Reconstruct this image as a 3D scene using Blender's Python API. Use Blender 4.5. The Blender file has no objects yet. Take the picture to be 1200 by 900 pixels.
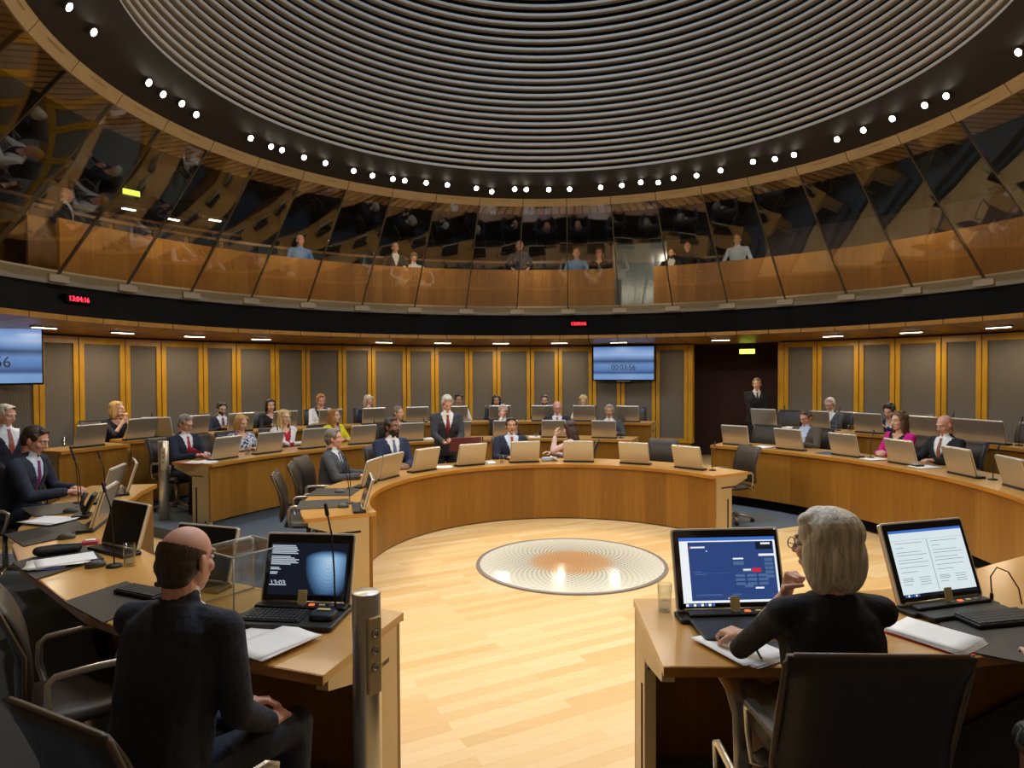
import bpy, bmesh, math, random
from math import sin, cos, pi, radians as RAD, atan2, hypot, sqrt
from mathutils import Vector as V, Matrix as M, noise
from mathutils.bvhtree import BVHTree
random.seed(11)
sc = bpy.context.scene
COL = sc.collection

# ---------------------------------------------------------------- camera model
CF = 774.55
CPIT, CROL, CYAW = -.0203, -.0048, .0625
CAM = V((-1.027, -6.7585, 2.0004))

def ray(px, py):
    u = (px - 600) / CF; v = (py - 450) / CF
    cr, sr = cos(CROL), sin(CROL)
    u, v = u * cr + v * sr, -u * sr + v * cr
    x, fw, up = u, 1., -v
    y = fw * cos(CPIT) - up * sin(CPIT); z = fw * sin(CPIT) + up * cos(CPIT)
    return V((x * cos(CYAW) + y * sin(CYAW), -x * sin(CYAW) + y * cos(CYAW), z))

def W(px, py, z):
    d = ray(px, py)
    return CAM + d * ((z - CAM.z) / d.z)

def WR(px, py, R, c=(0., .71)):
    d = ray(px, py); ox, oy = CAM.x - c[0], CAM.y - c[1]
    a = d.x * d.x + d.y * d.y; b = ox * d.x + oy * d.y; k = ox * ox + oy * oy - R * R
    t = (-b + sqrt(max(b * b - a * k, 0))) / a
    return CAM + d * t

cam_d = bpy.data.cameras.new('camera')
cam = bpy.data.objects.new('camera', cam_d)
COL.objects.link(cam)
_f = ray(600, 450); _r = (ray(601, 450) - _f).normalized(); _u = (_f - ray(600, 451)).normalized()
_f = _f.normalized()
mm = M.Identity(4)
for i in range(3):
    mm[i][0] = _r[i]; mm[i][1] = _u[i]; mm[i][2] = -_f[i]; mm[i][3] = CAM[i]
cam.matrix_world = mm
cam_d.sensor_width = 36; cam_d.lens = CF / 1200 * 36
cam_d.clip_start = .05; cam_d.clip_end = 100
sc.camera = cam

# ---------------------------------------------------------------- materials
def lin(c):
    if isinstance(c, str):
        c = [int(c[i:i + 2], 16) / 255 for i in (0, 2, 4)]
    return tuple((x / 12.92 if x <= .04045 else ((x + .055) / 1.055) ** 2.4) for x in c) + (1.,)

class NT:
    def __init__(s, name):
        s.m = bpy.data.materials.new(name); s.m.use_nodes = True
        s.t = s.m.node_tree; s.n = s.t.nodes; s.b = s.n['Principled BSDF']
    def add(s, typ, **kw):
        n = s.n.new(typ)
        for k, v in kw.items():
            if k.startswith('i_'):
                n.inputs[k[2:].replace('_', ' ')].default_value = v
            else: setattr(n, k, v)
        return n
    def link(s, a, b): s.t.links.new(a, b)
    def set(s, **kw):
        for k, v in kw.items(): s.b.inputs[k.replace('_', ' ')].default_value = v
        return s
    def ramp(s, fac, stops, interp='LINEAR'):
        r = s.add('ShaderNodeValToRGB'); r.color_ramp.interpolation = interp
        e = r.color_ramp.elements
        while len(e) < len(stops): e.new(.5)
        for el, (p, c) in zip(e, stops): el.position = p; el.color = lin(c) if isinstance(c, str) else c
        s.link(fac, r.inputs[0]); return r

MAT = {}
def plain(name, col, rough=.5, metal=0., noise_amt=0., nscale=40., bump=0., **kw):
    if name in MAT: return MAT[name]
    t = NT(name); t.set(Base_Color=lin(col), Roughness=rough, Metallic=metal, **kw)
    if noise_amt or bump:
        co = t.add('ShaderNodeTexCoord'); nz = t.add('ShaderNodeTexNoise', i_Scale=nscale, i_Detail=4.)
        t.link(co.outputs['Object'], nz.inputs['Vector'])
        if noise_amt:
            c = lin(col)
            lo = tuple(x * (1 - noise_amt) for x in c[:3]) + (1,); hi = tuple(min(1, x * (1 + noise_amt)) for x in c[:3]) + (1,)
            r = t.ramp(nz.outputs[0], [(.3, lo), (.7, hi)]); t.link(r.outputs[0], t.b.inputs['Base Color'])
        if bump:
            b = t.add('ShaderNodeBump', i_Strength=bump, i_Distance=.01); t.link(nz.outputs[0], b.inputs['Height']); t.link(b.outputs[0], t.b.inputs['Normal'])
    MAT[name] = t.m
    return t.m

def emis(name, col, strength, base='000000'):
    if name in MAT: return MAT[name]
    t = NT(name); t.set(Base_Color=lin(base), Emission_Color=lin(col), Emission_Strength=strength, Roughness=.4)
    MAT[name] = t.m
    return t.m

def wood_planks(name, c0, c1, c2, width=.14, rough=.35, uvmap=True):
    """vertical planks along u (metres), grain along v"""
    t = NT(name); t.set(Roughness=rough)
    co = t.add('ShaderNodeTexCoord'); sx = t.add('ShaderNodeSeparateXYZ'); t.link(co.outputs['UV'], sx.inputs[0])
    d = t.add('ShaderNodeMath', operation='DIVIDE'); t.link(sx.outputs[0], d.inputs[0]); d.inputs[1].default_value = width
    f = t.add('ShaderNodeMath', operation='FLOOR'); t.link(d.outputs[0], f.inputs[0])
    wn = t.add('ShaderNodeTexWhiteNoise', noise_dimensions='1D'); t.link(f.outputs[0], wn.inputs['W'])
    cb = t.add('ShaderNodeCombineXYZ')
    mu = t.add('ShaderNodeMath', operation='MULTIPLY'); t.link(sx.outputs[0], mu.inputs[0]); mu.inputs[1].default_value = 38
    mv = t.add('ShaderNodeMath', operation='MULTIPLY'); t.link(sx.outputs[1], mv.inputs[0]); mv.inputs[1].default_value = 1.6
    mz = t.add('ShaderNodeMath', operation='MULTIPLY'); t.link(wn.outputs[0], mz.inputs[0]); mz.inputs[1].default_value = 37
    for i, q in enumerate((mu, mv, mz)): t.link(q.outputs[0], cb.inputs[i])
    nz = t.add('ShaderNodeTexNoise', i_Scale=1., i_Detail=5., i_Roughness=.6, i_Distortion=.6); t.link(cb.outputs[0], nz.inputs['Vector'])
    mx = t.add('ShaderNodeMath', operation='MULTIPLY_ADD'); t.link(nz.outputs[0], mx.inputs[0]); mx.inputs[1].default_value = .70
    w2 = t.add('ShaderNodeMath', operation='MULTIPLY'); t.link(wn.outputs[0], w2.inputs[0]); w2.inputs[1].default_value = .30
    t.link(w2.outputs[0], mx.inputs[2])
    r = t.ramp(mx.outputs[0], [(.15, c0), (.5, c1), (.85, c2)]); t.link(r.outputs[0], t.b.inputs['Base Color'])
    MAT[name] = t.m; return t.m

def wood_grain(name, c0, c1, rough=.35, scale=(3., 40., 40.), rot=0., coat=0.):
    t = NT(name); t.set(Roughness=rough)
    if coat: t.set(Coat_Weight=coat, Coat_Roughness=.15)
    co = t.add('ShaderNodeTexCoord'); mp = t.add('ShaderNodeMapping'); mp.inputs['Scale'].default_value = scale; mp.inputs['Rotation'].default_value = (0, 0, rot)
    t.link(co.outputs['Object'], mp.inputs[0])
    nz = t.add('ShaderNodeTexNoise', i_Scale=1., i_Detail=5., i_Distortion=.5); t.link(mp.outputs[0], nz.inputs['Vector'])
    r = t.ramp(nz.outputs[0], [(.3, c0), (.7, c1)]); t.link(r.outputs[0], t.b.inputs['Base Color'])
    MAT[name] = t.m; return t.m

def floor_wood():
    t = NT('maple_boards'); t.set(Roughness=.42, Coat_Weight=.12, Coat_Roughness=.25)
    co = t.add('ShaderNodeTexCoord'); mp = t.add('ShaderNodeMapping'); mp.inputs['Rotation'].default_value = (0, 0, RAD(-24))
    t.link(co.outputs['Object'], mp.inputs[0])
    br = t.add('ShaderNodeTexBrick'); br.offset = .37; br.inputs['Scale'].default_value = 1.
    br.inputs['Brick Width'].default_value = 1.15; br.inputs['Row Height'].default_value = .095; br.inputs['Mortar Size'].default_value = .0012
    br.inputs['Mortar'].default_value = lin('c98f4e'); br.inputs['Color1'].default_value = (0, 0, 0, 1); br.inputs['Color2'].default_value = (1, 1, 1, 1)
    br.inputs['Mortar Smooth'].default_value = .3
    t.link(mp.outputs[0], br.inputs[0])
    m2 = t.add('ShaderNodeMapping'); m2.inputs['Rotation'].default_value = (0, 0, RAD(-24)); m2.inputs['Scale'].default_value = (2.2, 30, 30); t.link(co.outputs['Object'], m2.inputs[0])
    nz = t.add('ShaderNodeTexNoise', i_Scale=1., i_Detail=4., i_Distortion=.4); t.link(m2.outputs[0], nz.inputs['Vector'])
    bw = t.add('ShaderNodeMath', operation='MULTIPLY_ADD'); t.link(br.outputs['Color'], bw.inputs[0]); bw.inputs[1].default_value = .65
    h = t.add('ShaderNodeMath', operation='MULTIPLY'); t.link(nz.outputs[0], h.inputs[0]); h.inputs[1].default_value = .4; t.link(h.outputs[0], bw.inputs[2])
    r = t.ramp(bw.outputs[0], [(.1, 'e2b570'), (.45, 'ecc688'), (.95, 'f5d7a2')])
    mx = t.add('ShaderNodeMixRGB'); t.link(br.outputs['Fac'], mx.inputs[0]); t.link(r.outputs[0], mx.inputs[1]); mx.inputs[2].default_value = lin('dcae6c')
    t.link(mx.outputs[0], t.b.inputs['Base Color'])
    MAT['floor'] = t.m; return t.m

def ribbed(name, col, period, amt, axis=0, rough=.9):
    t = NT(name); t.set(Roughness=rough)
    co = t.add('ShaderNodeTexCoord'); sx = t.add('ShaderNodeSeparateXYZ'); t.link(co.outputs['UV'], sx.inputs[0])
    m = t.add('ShaderNodeMath', operation='MULTIPLY'); t.link(sx.outputs[axis], m.inputs[0]); m.inputs[1].default_value = 2 * pi / period
    s = t.add('ShaderNodeMath', operation='SINE'); t.link(m.outputs[0], s.inputs[0])
    c = lin(col)
    r = t.ramp(s.outputs[0], [(.0, tuple(x * (1 - amt) for x in c[:3]) + (1,)), (1., tuple(x * (1 + amt) for x in c[:3]) + (1,))])
    mr = t.add('ShaderNodeMath', operation='MULTIPLY_ADD'); t.link(s.outputs[0], mr.inputs[0]); mr.inputs[1].default_value = .5; mr.inputs[2].default_value = .5
    t.link(mr.outputs[0], r.inputs[0]); t.link(r.outputs[0], t.b.inputs['Base Color'])
    b = t.add('ShaderNodeBump', i_Strength=.4, i_Distance=.004); t.link(s.outputs[0], b.inputs['Height']); t.link(b.outputs[0], t.b.inputs['Normal'])
    MAT[name] = t.m; return t.m

def glassy(name, tint, fres=1.45, bump=0., rough=.0, gain=1.):
    t = NT(name); n = t.n; n.remove(t.b); out = n['Material Output']
    tr = t.add('ShaderNodeBsdfTransparent'); tr.inputs[0].default_value = tint
    gl = t.add('ShaderNodeBsdfGlossy'); gl.inputs['Roughness'].default_value = rough
    lw = t.add('ShaderNodeLayerWeight'); pw = t.add('ShaderNodeMath', operation='POWER'); t.link(lw.outputs['Facing'], pw.inputs[0]); pw.inputs[1].default_value = 4.
    f0 = ((fres - 1) / (fres + 1)) ** 2
    g = t.add('ShaderNodeMath', operation='MULTIPLY_ADD'); g.use_clamp = True; t.link(pw.outputs[0], g.inputs[0]); g.inputs[1].default_value = .8 * gain; g.inputs[2].default_value = f0 * gain
    mx = t.add('ShaderNodeMixShader'); t.link(g.outputs[0], mx.inputs[0]); t.link(tr.outputs[0], mx.inputs[1]); t.link(gl.outputs[0], mx.inputs[2])
    if bump:
        co = t.add('ShaderNodeTexCoord'); nz = t.add('ShaderNodeTexNoise', i_Scale=.9, i_Detail=1.); t.link(co.outputs['Object'], nz.inputs['Vector'])
        b = t.add('ShaderNodeBump', i_Strength=bump, i_Distance=.06); t.link(nz.outputs[0], b.inputs['Height']); t.link(b.outputs[0], gl.inputs['Normal'])
    t.link(mx.outputs[0], out.inputs[0]); MAT[name] = t.m; return t.m

# ---------------------------------------------------------------- mesh builder
class MB:
    def __init__(s): s.v = []; s.f = []; s.mi = []; s.uv = []; s.sm = []
    def add(s, vs, fs, mi=0, uvs=None, smooth=False, T=None):
        o = len(s.v)
        for p in vs:
            p = V(p)
            s.v.append(T @ p if T is not None else p)
        for k, f in enumerate(fs):
            s.f.append([o + i for i in f]); s.mi.append(mi); s.sm.append(smooth)
            s.uv.append(uvs[k] if uvs else None)
        return s
    def box(s, x0, x1, y0, y1, z0, z1, mi=0, T=None):
        vs = [(x, y, z) for z in (z0, z1) for y in (y0, y1) for x in (x0, x1)]
        fs = [(0, 2, 3, 1), (4, 5, 7, 6), (0, 1, 5, 4), (2, 6, 7, 3), (0, 4, 6, 2), (1, 3, 7, 5)]
        uvs = []
        for f in fs:
            q = [V(vs[i]) for i in f]; n = (q[1] - q[0]).cross(q[2] - q[0])
            a = max(range(3), key=lambda i: abs(n[i]))
            uvs.append([((p.y if a == 0 else p.x), (p.y if a == 2 else p.z)) for p in q])
        return s.add(vs, fs, mi, uvs, False, T)
    def rbox(s, x0, x1, y0, y1, z0, z1, r=.01, mi=0, T=None, ax=1, seg=4):
        """rounded-corner plate: rounded outline in the plane normal to axis ax, extruded along it, with a small edge chamfer"""
        lo = [x0, y0, z0]; hi = [x1, y1, z1]; a, b = [i for i in range(3) if i != ax]
        out = []
        for cx, cy, st in ((hi[a] - r, hi[b] - r, 0), (lo[a] + r, hi[b] - r, 1), (lo[a] + r, lo[b] + r, 2), (hi[a] - r, lo[b] + r, 3)):
            for k in range(seg + 1):
                t = (st + k / seg) * pi / 2; out.append((cx + r * cos(t), cy + r * sin(t)))
        ca, cb = (lo[a] + hi[a]) / 2, (lo[b] + hi[b]) / 2
        c = min(r * .5, abs(hi[ax] - lo[ax]) * .25, .004)
        n = len(out); vs = []
        for (h, ins) in ((lo[ax], c), (lo[ax] + c, 0), (hi[ax] - c, 0), (hi[ax], c)):
            for p in out:
                q = [0, 0, 0]; q[a] = p[0] - ins * (1 if p[0] > ca else -1); q[b] = p[1] - ins * (1 if p[1] > cb else -1); q[ax] = h; vs.append(q)
        fs = []
        for k in range(3):
            for i in range(n): fs.append((k * n + i, k * n + (i + 1) % n, (k + 1) * n + (i + 1) % n, (k + 1) * n + i))
        fs.append(tuple(range(n - 1, -1, -1))); fs.append(tuple(range(3 * n, 4 * n)))
        if ax == 1: fs = [tuple(reversed(f)) for f in fs]
        return s.add(vs, fs, mi, None, False, T)
    def lathe(s, prof, n=16, mi=0, T=None, smooth=True):
        """prof [(r,z)...] about z; ends with r=0 close"""
        vs = []; fs = []
        for (r, z) in prof:
            for i in range(n):
                t = 2 * pi * i / n; vs.append((max(r, 1e-5) * cos(t), max(r, 1e-5) * sin(t), z))
        for k in range(len(prof) - 1):
            for i in range(n): fs.append((k * n + i, k * n + (i + 1) % n, (k + 1) * n + (i + 1) % n, (k + 1) * n + i))
        fs.append(tuple(range(n - 1, -1, -1))); fs.append(tuple(range((len(prof) - 1) * n, len(prof) * n)))
        return s.add(vs, fs, mi, None, smooth, T)
    def cyl(s, p0, p1, r0, r1=None, n=12, mi=0, smooth=True):
        r1 = r0 if r1 is None else r1
        p0, p1 = V(p0), V(p1); d = p1 - p0
        T = M.Translation(p0) @ d.to_track_quat('Z', 'Y').to_matrix().to_4x4()
        return s.lathe([(r0, 0), (r1, d.length)], n, mi, T, smooth)
    def cap(s, p0, p1, r0, r1=None, n=14, mi=0, h=4):
        r1 = r0 if r1 is None else r1
        p0, p1 = V(p0), V(p1); d = p1 - p0; L = d.length
        if L < 1e-6: d = V((0, 0, 1)); L = 1e-4
        T = M.Translation(p0) @ d.to_track_quat('Z', 'Y').to_matrix().to_4x4()
        prof = [(r0 * sin(k / h * pi / 2), -r0 * cos(k / h * pi / 2)) for k in range(h + 1)] + [(r1 * cos(k / h * pi / 2), L + r1 * sin(k / h * pi / 2)) for k in range(h + 1)]
        return s.lathe(prof, n, mi, T, True)
    def ell(s, c, r, rot=None, n=16, h=10, mi=0, T=None):
        prof = [(sin(k / h * pi), -cos(k / h * pi)) for k in range(h + 1)]
        A = M.Translation(V(c))
        if rot is not None: A = A @ rot.to_4x4()
        A = A @ M.Diagonal(V((r[0], r[1], r[2], 1)))
        if T is not None: A = T @ A
        return s.lathe(prof, n, mi, A, True)
    def tube(s, pts, r, n=8, mi=0, flat=None):
        """swept tube; flat=(a,b) gives a flat bar section"""
        pts = [V(p) for p in pts]; vs = []; fs = []; m = len(pts); up = None
        for i, p in enumerate(pts):
            d = (pts[min(i + 1, m - 1)] - pts[max(i - 1, 0)]).normalized()
            if up is None:
                up = V((0, 0, 1)) if abs(d.z) < .9 else V((1, 0, 0))
            x = d.cross(up).normalized(); y = x.cross(d).normalized(); up = y
            rr = r[i] if isinstance(r, (list, tuple)) else r
            for k in range(n):
                t = 2 * pi * (k + .5) / n
                a, b = (flat if flat else (rr, rr))
                if flat:
                    q = (a * (1 if cos(t) > 0 else -1), b * (1 if sin(t) > 0 else -1)) if n == 4 else (a * cos(t), b * sin(t))
                else: q = (a * cos(t), b * sin(t))
                vs.append(p + x * q[0] + y * q[1])
        for i in range(m - 1):
            for k in range(n): fs.append((i * n + k, i * n + (k + 1) % n, (i + 1) * n + (k + 1) % n, (i + 1) * n + k))
        fs.append(tuple(range(n - 1, -1, -1))); fs.append(tuple(range((m - 1) * n, m * n)))
        return s.add(vs, fs, mi, None, n > 4)
    def torus(s, c, R, r, n=20, k=6, mi=0, T=None):
        vs = []; fs = []
        for i in range(n):
            a = 2 * pi * i / n
            for j in range(k):
                b = 2 * pi * j / k; vs.append((c[0] + (R + r * cos(b)) * cos(a), c[1] + (R + r * cos(b)) * sin(a), c[2] + r * sin(b)))
        for i in range(n):
            for j in range(k): fs.append((i * k + j, ((i + 1) % n) * k + j, ((i + 1) % n) * k + (j + 1) % k, i * k + (j + 1) % k))
        return s.add(vs, fs, mi, None, True, T)
    def ring(s, prof, c, a0, a1, n, mi=0, closed=True, full=False, smooth=False, flip=False):
        """sweep profile [(R,z)...] about the vertical through c from angle a0 to a1 (from +y clockwise); closed: profile is a loop"""
        vs = []; fs = []; uvs = []; m = len(prof); cnt = n if full else n + 1
        L = [0]
        for i in range(1, m + 1): L.append(L[-1] + hypot(prof[i % m][0] - prof[i - 1][0], prof[i % m][1] - prof[i - 1][1]))
        vert = max(p[1] for p in prof) - min(p[1] for p in prof) > 1e-4
        for i in range(cnt):
            a = a0 + (a1 - a0) * i / n
            for (R, z) in prof: vs.append((c[0] + R * sin(a), c[1] + R * cos(a), z))
        Rm = sum(p[0] for p in prof) / m
        segs = m if closed else m - 1
        for i in range(n):
            j = (i + 1) % cnt
            u0 = Rm * (a0 + (a1 - a0) * i / n); u1 = Rm * (a0 + (a1 - a0) * (i + 1) / n)
            for k in range(segs):
                k2 = (k + 1) % m
                f = (i * m + k, i * m + k2, j * m + k2, j * m + k); q = [(u0, L[k]), (u0, L[k + 1]), (u1, L[k + 1]), (u1, L[k])]
                if flip: f = f[::-1]; q = q[::-1]
                fs.append(f); uvs.append(q)
        if closed and not full:
            e0 = tuple(range(m)); e1 = tuple((cnt - 1) * m + k for k in range(m - 1, -1, -1))
            fs += [e0 if not flip else e0[::-1], e1 if not flip else e1[::-1]]
            uvs += [[(prof[k][0], prof[k][1]) for k in range(m)]] * 2
        return s.add(vs, fs, mi, uvs, smooth)
    def prism(s, poly, z0, z1, mi=0, T=None):
        n = len(poly); vs = [(x, y, z0) for x, y in poly] + [(x, y, z1) for x, y in poly]
        fs = [tuple(range(n - 1, -1, -1)), tuple(range(n, 2 * n))] + [(i, (i + 1) % n, n + (i + 1) % n, n + i) for i in range(n)]
        return s.add(vs, fs, mi, None, False, T)
    def strip(s, A, B, z0, z1, mi=0):
        """slab between polylines A and B (equal counts)"""
        n = len(A); vs = []
        for z in (z0, z1):
            vs += [(p[0], p[1], z) for p in A] + [(p[0], p[1], z) for p in B]
        fs = []; uvs = []; L = [0]
        for i in range(1, n): L.append(L[-1] + hypot(A[i][0] - A[i - 1][0], A[i][1] - A[i - 1][1]))
        wd = hypot(A[0][0] - B[0][0], A[0][1] - B[0][1])
        a0, b0, a1, b1 = 0, n, 2 * n, 3 * n
        for i in range(n - 1):
            u0, u1 = L[i], L[i + 1]
            for f, q in (((a1 + i, a1 + i + 1, b1 + i + 1, b1 + i), [(u0, 0), (u1, 0), (u1, wd), (u0, wd)]), ((a0 + i, b0 + i, b0 + i + 1, a0 + i + 1), [(u0, 0), (u0, wd), (u1, wd), (u1, 0)]),
                         ((a0 + i, a0 + i + 1, a1 + i + 1, a1 + i), [(u0, z0), (u1, z0), (u1, z1), (u0, z1)]), ((b0 + i + 1, b0 + i, b1 + i, b1 + i + 1), [(u1, z0), (u0, z0), (u0, z1), (u1, z1)])):
                fs.append(f); uvs.append(q)
        fs += [(a0, a1, b1, b0), (a0 + n - 1, b0 + n - 1, b1 + n - 1, a1 + n - 1)]
        uvs += [[(0, z0), (0, z1), (wd, z1), (wd, z0)], [(0, z0), (wd, z0), (wd, z1), (0, z1)]]
        return s.add(vs, fs, mi, uvs)
    def mesh(s, name, mats):
        me = bpy.data.meshes.new(name)
        me.from_pydata([tuple(p) for p in s.v], [], s.f)
        for m in (mats if isinstance(mats, (list, tuple)) else [mats]): me.materials.append(m)
        for p, i, sm in zip(me.polygons, s.mi, s.sm): p.material_index = i; p.use_smooth = sm
        if any(u for u in s.uv):
            ul = me.uv_layers.new(name='UVMap')
            for p, u in zip(me.polygons, s.uv):
                if u:
                    for li, q in zip(p.loop_indices, u): ul.data[li].uv = q
        bm = bmesh.new(); bm.from_mesh(me); bmesh.ops.recalc_face_normals(bm, faces=bm.faces); bm.to_mesh(me); bm.free()
        return me
    def build(s, name, mats, parent=None, loc=None, rz=None):
        return link(s.mesh(name, mats), name, parent, loc, rz)

def link(me, name, parent=None, loc=None, rz=None):
    o = bpy.data.objects.new(name, me); COL.objects.link(o)
    if parent is not None: o.parent = parent
    if loc is not None: o.location = loc
    if rz is not None: o.rotation_euler = (0, 0, rz)
    return o

def tag(o, label, cat, group=None, kind=None):
    if label: o['label'] = label
    if cat: o['category'] = cat
    if group: o['group'] = group
    if kind: o['kind'] = kind
    return o

def thing(name, label, cat, loc=(0, 0, 0), rz=0., group=None):
    o = bpy.data.objects.new(name, None); COL.objects.link(o); o.empty_display_size = .1
    o.location = loc; o.rotation_euler = (0, 0, rz)
    return tag(o, label, cat, group)

def struct(o, kind='structure'): o['kind'] = kind; return o

def dup(root, loc, rz, label=None, group=None, name=None):
    """copy of a thing with its parts and sub-parts, mesh data shared"""
    def rec(o, p):
        c = o.copy(); COL.objects.link(c)
        if p is not None: c.parent = p
        for ch in o.children: rec(ch, c)
        return c
    r = rec(root, None); r.location = loc; r.rotation_euler = (0, 0, rz)
    if label: r['label'] = label
    if group: r['group'] = group
    return r

def facing(fx, fy): return atan2(-fx, fy)   # rotation that turns local +Y to (fx, fy)
def pol(c, R, a): return (c[0] + R * sin(a), c[1] + R * cos(a))
def arc(c, R, a0, a1, n): return [pol(c, R, a0 + (a1 - a0) * i / n) for i in range(n + 1)]
def ang(c, p): return atan2(p[0] - c[0], p[1] - c[1])
def light(name, typ, loc, power, color=(1, .8, .55), size=.2, target=None, spot=None, blend=.5):
    l = bpy.data.lights.new(name, typ); l.energy = power; l.color = color
    if typ == 'AREA': l.shape = 'DISK'; l.size = size
    else: l.shadow_soft_size = size
    if typ == 'SPOT': l.spot_size = spot; l.spot_blend = blend
    o = bpy.data.objects.new(name, l); COL.objects.link(o); o.location = loc
    if target is not None: o.rotation_euler = (V(target) - V(loc)).to_track_quat('-Z', 'Y').to_euler()
    return o
# ---------------------------------------------------------------- shared materials
FLOORW = floor_wood()
WPAN = wood_planks('oak_planks', '7a5016', '90611e', 'a5762c', .30, .34)
WPAN_G = wood_planks('oak_planks_gallery', '7d5220', '95672a', 'ad7f3a', .2, .35)
WTOP = wood_grain('oak_top', 'bd8a42', 'd0a05a', .3, (1.5, 1.5, 30.), 0, .15)
WEDGE = wood_grain('oak_edge', 'a0661f', 'b9802f', .35, (4., 4., 40.))
WSOFF = wood_grain('oak_soffit', '9c6a26', 'b07c32', .4, (6., 6., 6.))
BAND = wood_grain('pale_timber', 'b59a70', 'bfa57c', .5, (3., 3., 12.))
YEL = wood_grain('golden_oak', 'a9790e', 'bd8d1a', .4, (8., 8., 3.))
FAB = ribbed('grey_ribbed_fabric', '635b52', .018, .10)
FABK = plain('dark_fabric', '2a241e', .9)
CARP = plain('blue_grey_carpet', '5e6770', .95, 0, .15, 300., .3)
BLACK = plain('black_fascia', '0a0908', .8, 0, 0, 1, 0, Specular_IOR_Level=.08)
BLKRING = plain('black_plaster', '2b2622', .6)
DARK = plain('dark_void', '0d0b0a', .9)
MAROON = plain('maroon_wall', '40282a', .85, 0, .08, 6.)
SLAT = plain('bronze_slat', '9c8c76', .5, .0)
ALU = plain('brushed_aluminium', 'c9c2b4', .32, .85)
ALUD = plain('satin_steel', '9b968c', .38, .8)
BEIGE = plain('champagne_metal', 'c9b48c', .45, .35)
GREYLIP = plain('grey_metal_lip', 'a39a88', .5, .3)
GLASS = glassy('gallery_glass', (.90, .88, .84, 1), 1.5, .16, 0., 2.0)
CLEAR = glassy('clear_glass', (.93, .95, .95, 1), 1.45, 0., .0, 1.0)
ACRY = glassy('clear_acrylic', (.9, .92, .92, 1), 1.45, 0., .02, 1.6)
U0 = (0., .71)
C1 = (0., 0.); C2 = (-.28, -.18); C3 = (-.51, -.67)
R1I, R1O = 2.04, 2.66
R2I, R2O = 4.28, 4.92
R3I, R3O = 6.11, 6.66
Z1, Z2, Z3 = .74, .87, 1.05
T2, T3 = .13, .31

# ---------------------------------------------------------------- floor
b = MB(); b.ring([(0.001, 0), (11, 0), (11, -.1), (0.001, -.1)], (0, -1), 0, 2 * pi, 64, full=True)
struct(b.build('floor', FLOORW))
b = MB(); b.strip(arc(C1, 2.30, RAD(-112), RAD(64), 60), arc(C2, 4.36, RAD(-122), RAD(66), 60), .0, .006)
struct(b.build('floor_carpet', CARP))
b = MB(); b.strip(arc(C2, 4.36, RAD(-72), RAD(30), 50), arc(U0, 7.42, RAD(-72), RAD(29.9), 50), .0, T2)
b.strip(arc(C2, 4.36, RAD(36), RAD(118), 40), arc(U0, 7.42, RAD(43.8), RAD(118), 40), .0, T2)
struct(b.build('floor_tier', CARP))
b = MB(); b.strip(arc(C3, R3I + .06, RAD(-66), RAD(27.5), 50), arc(U0, 7.4, RAD(-66), RAD(29.5), 50), T2, T3)
b.strip(arc(C3, R3I + .06, RAD(44), RAD(110), 40), arc(U0, 7.4, RAD(44), RAD(110), 40), T2, T3)
struct(b.build('floor_upper_tier', CARP))
# platform under the near-side tables, left and right of the centre aisle
LIN = [(-4.21, .13), (-4.16, -.30), (-4.02, -.85), (-3.80, -1.40), (-3.52, -1.90), (-3.19, -2.36), (-2.88, -2.68), (-2.45, -3.05), (-2.07, -3.29), (-1.70, -3.48), (-1.35, -3.66)]
LOUT = [(-4.82, .08), (-4.74, -.42), (-4.58, -1.10), (-4.32, -1.74), (-4.02, -2.26), (-3.66, -2.74), (-3.30, -3.10), (-2.82, -3.58), (-2.36, -3.90), (-1.95, -4.12), (-1.58, -4.28)]
RIN = [(-.23, -3.56), (.25, -3.57), (.72, -3.56), (1.15, -3.51), (1.55, -3.36), (1.95, -3.16), (2.40, -2.95), (2.85, -2.62), (3.25, -2.20), (3.55, -1.75)]
ROUT = [(-.30, -4.30), (.2, -4.34), (.68, -4.34), (1.15, -4.28), (1.75, -4.08), (2.25, -3.82), (2.80, -3.50), (3.30, -3.10), (3.78, -2.55), (4.12, -2.02)]
PL = [(-4.36, .10), (-4.33, -.33), (-4.19, -.90), (-3.97, -1.48), (-3.68, -2.0), (-3.34, -2.48), (-3.0, -2.82), (-2.55, -3.2), (-2.15, -3.45), (-1.77, -3.62), (-1.42, -3.80)]
b = MB(); b.strip(PL, [(-6.6, .5), (-6.6, -.5), (-6.6, -1.5), (-6.6, -2.6), (-6.5, -3.8), (-6.2, -5.2), (-5.2, -6.4), (-4.2, -7.6), (-3.2, -7.9), (-2.4, -8.), (-1.52, -8.)], .0, T2)
PR = [(x, y - .13) for x, y in RIN]; PR[0] = (-.2, -3.69)
b.strip(PR, [(-.3, -8), (.4, -8), (1.2, -8), (2, -8), (3, -7.6), (4, -7), (4.8, -6), (5.6, -5), (6.3, -3.6), (6.6, -2.4)], .0, T2)
struct(b.build('floor_platform', CARP))

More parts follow.
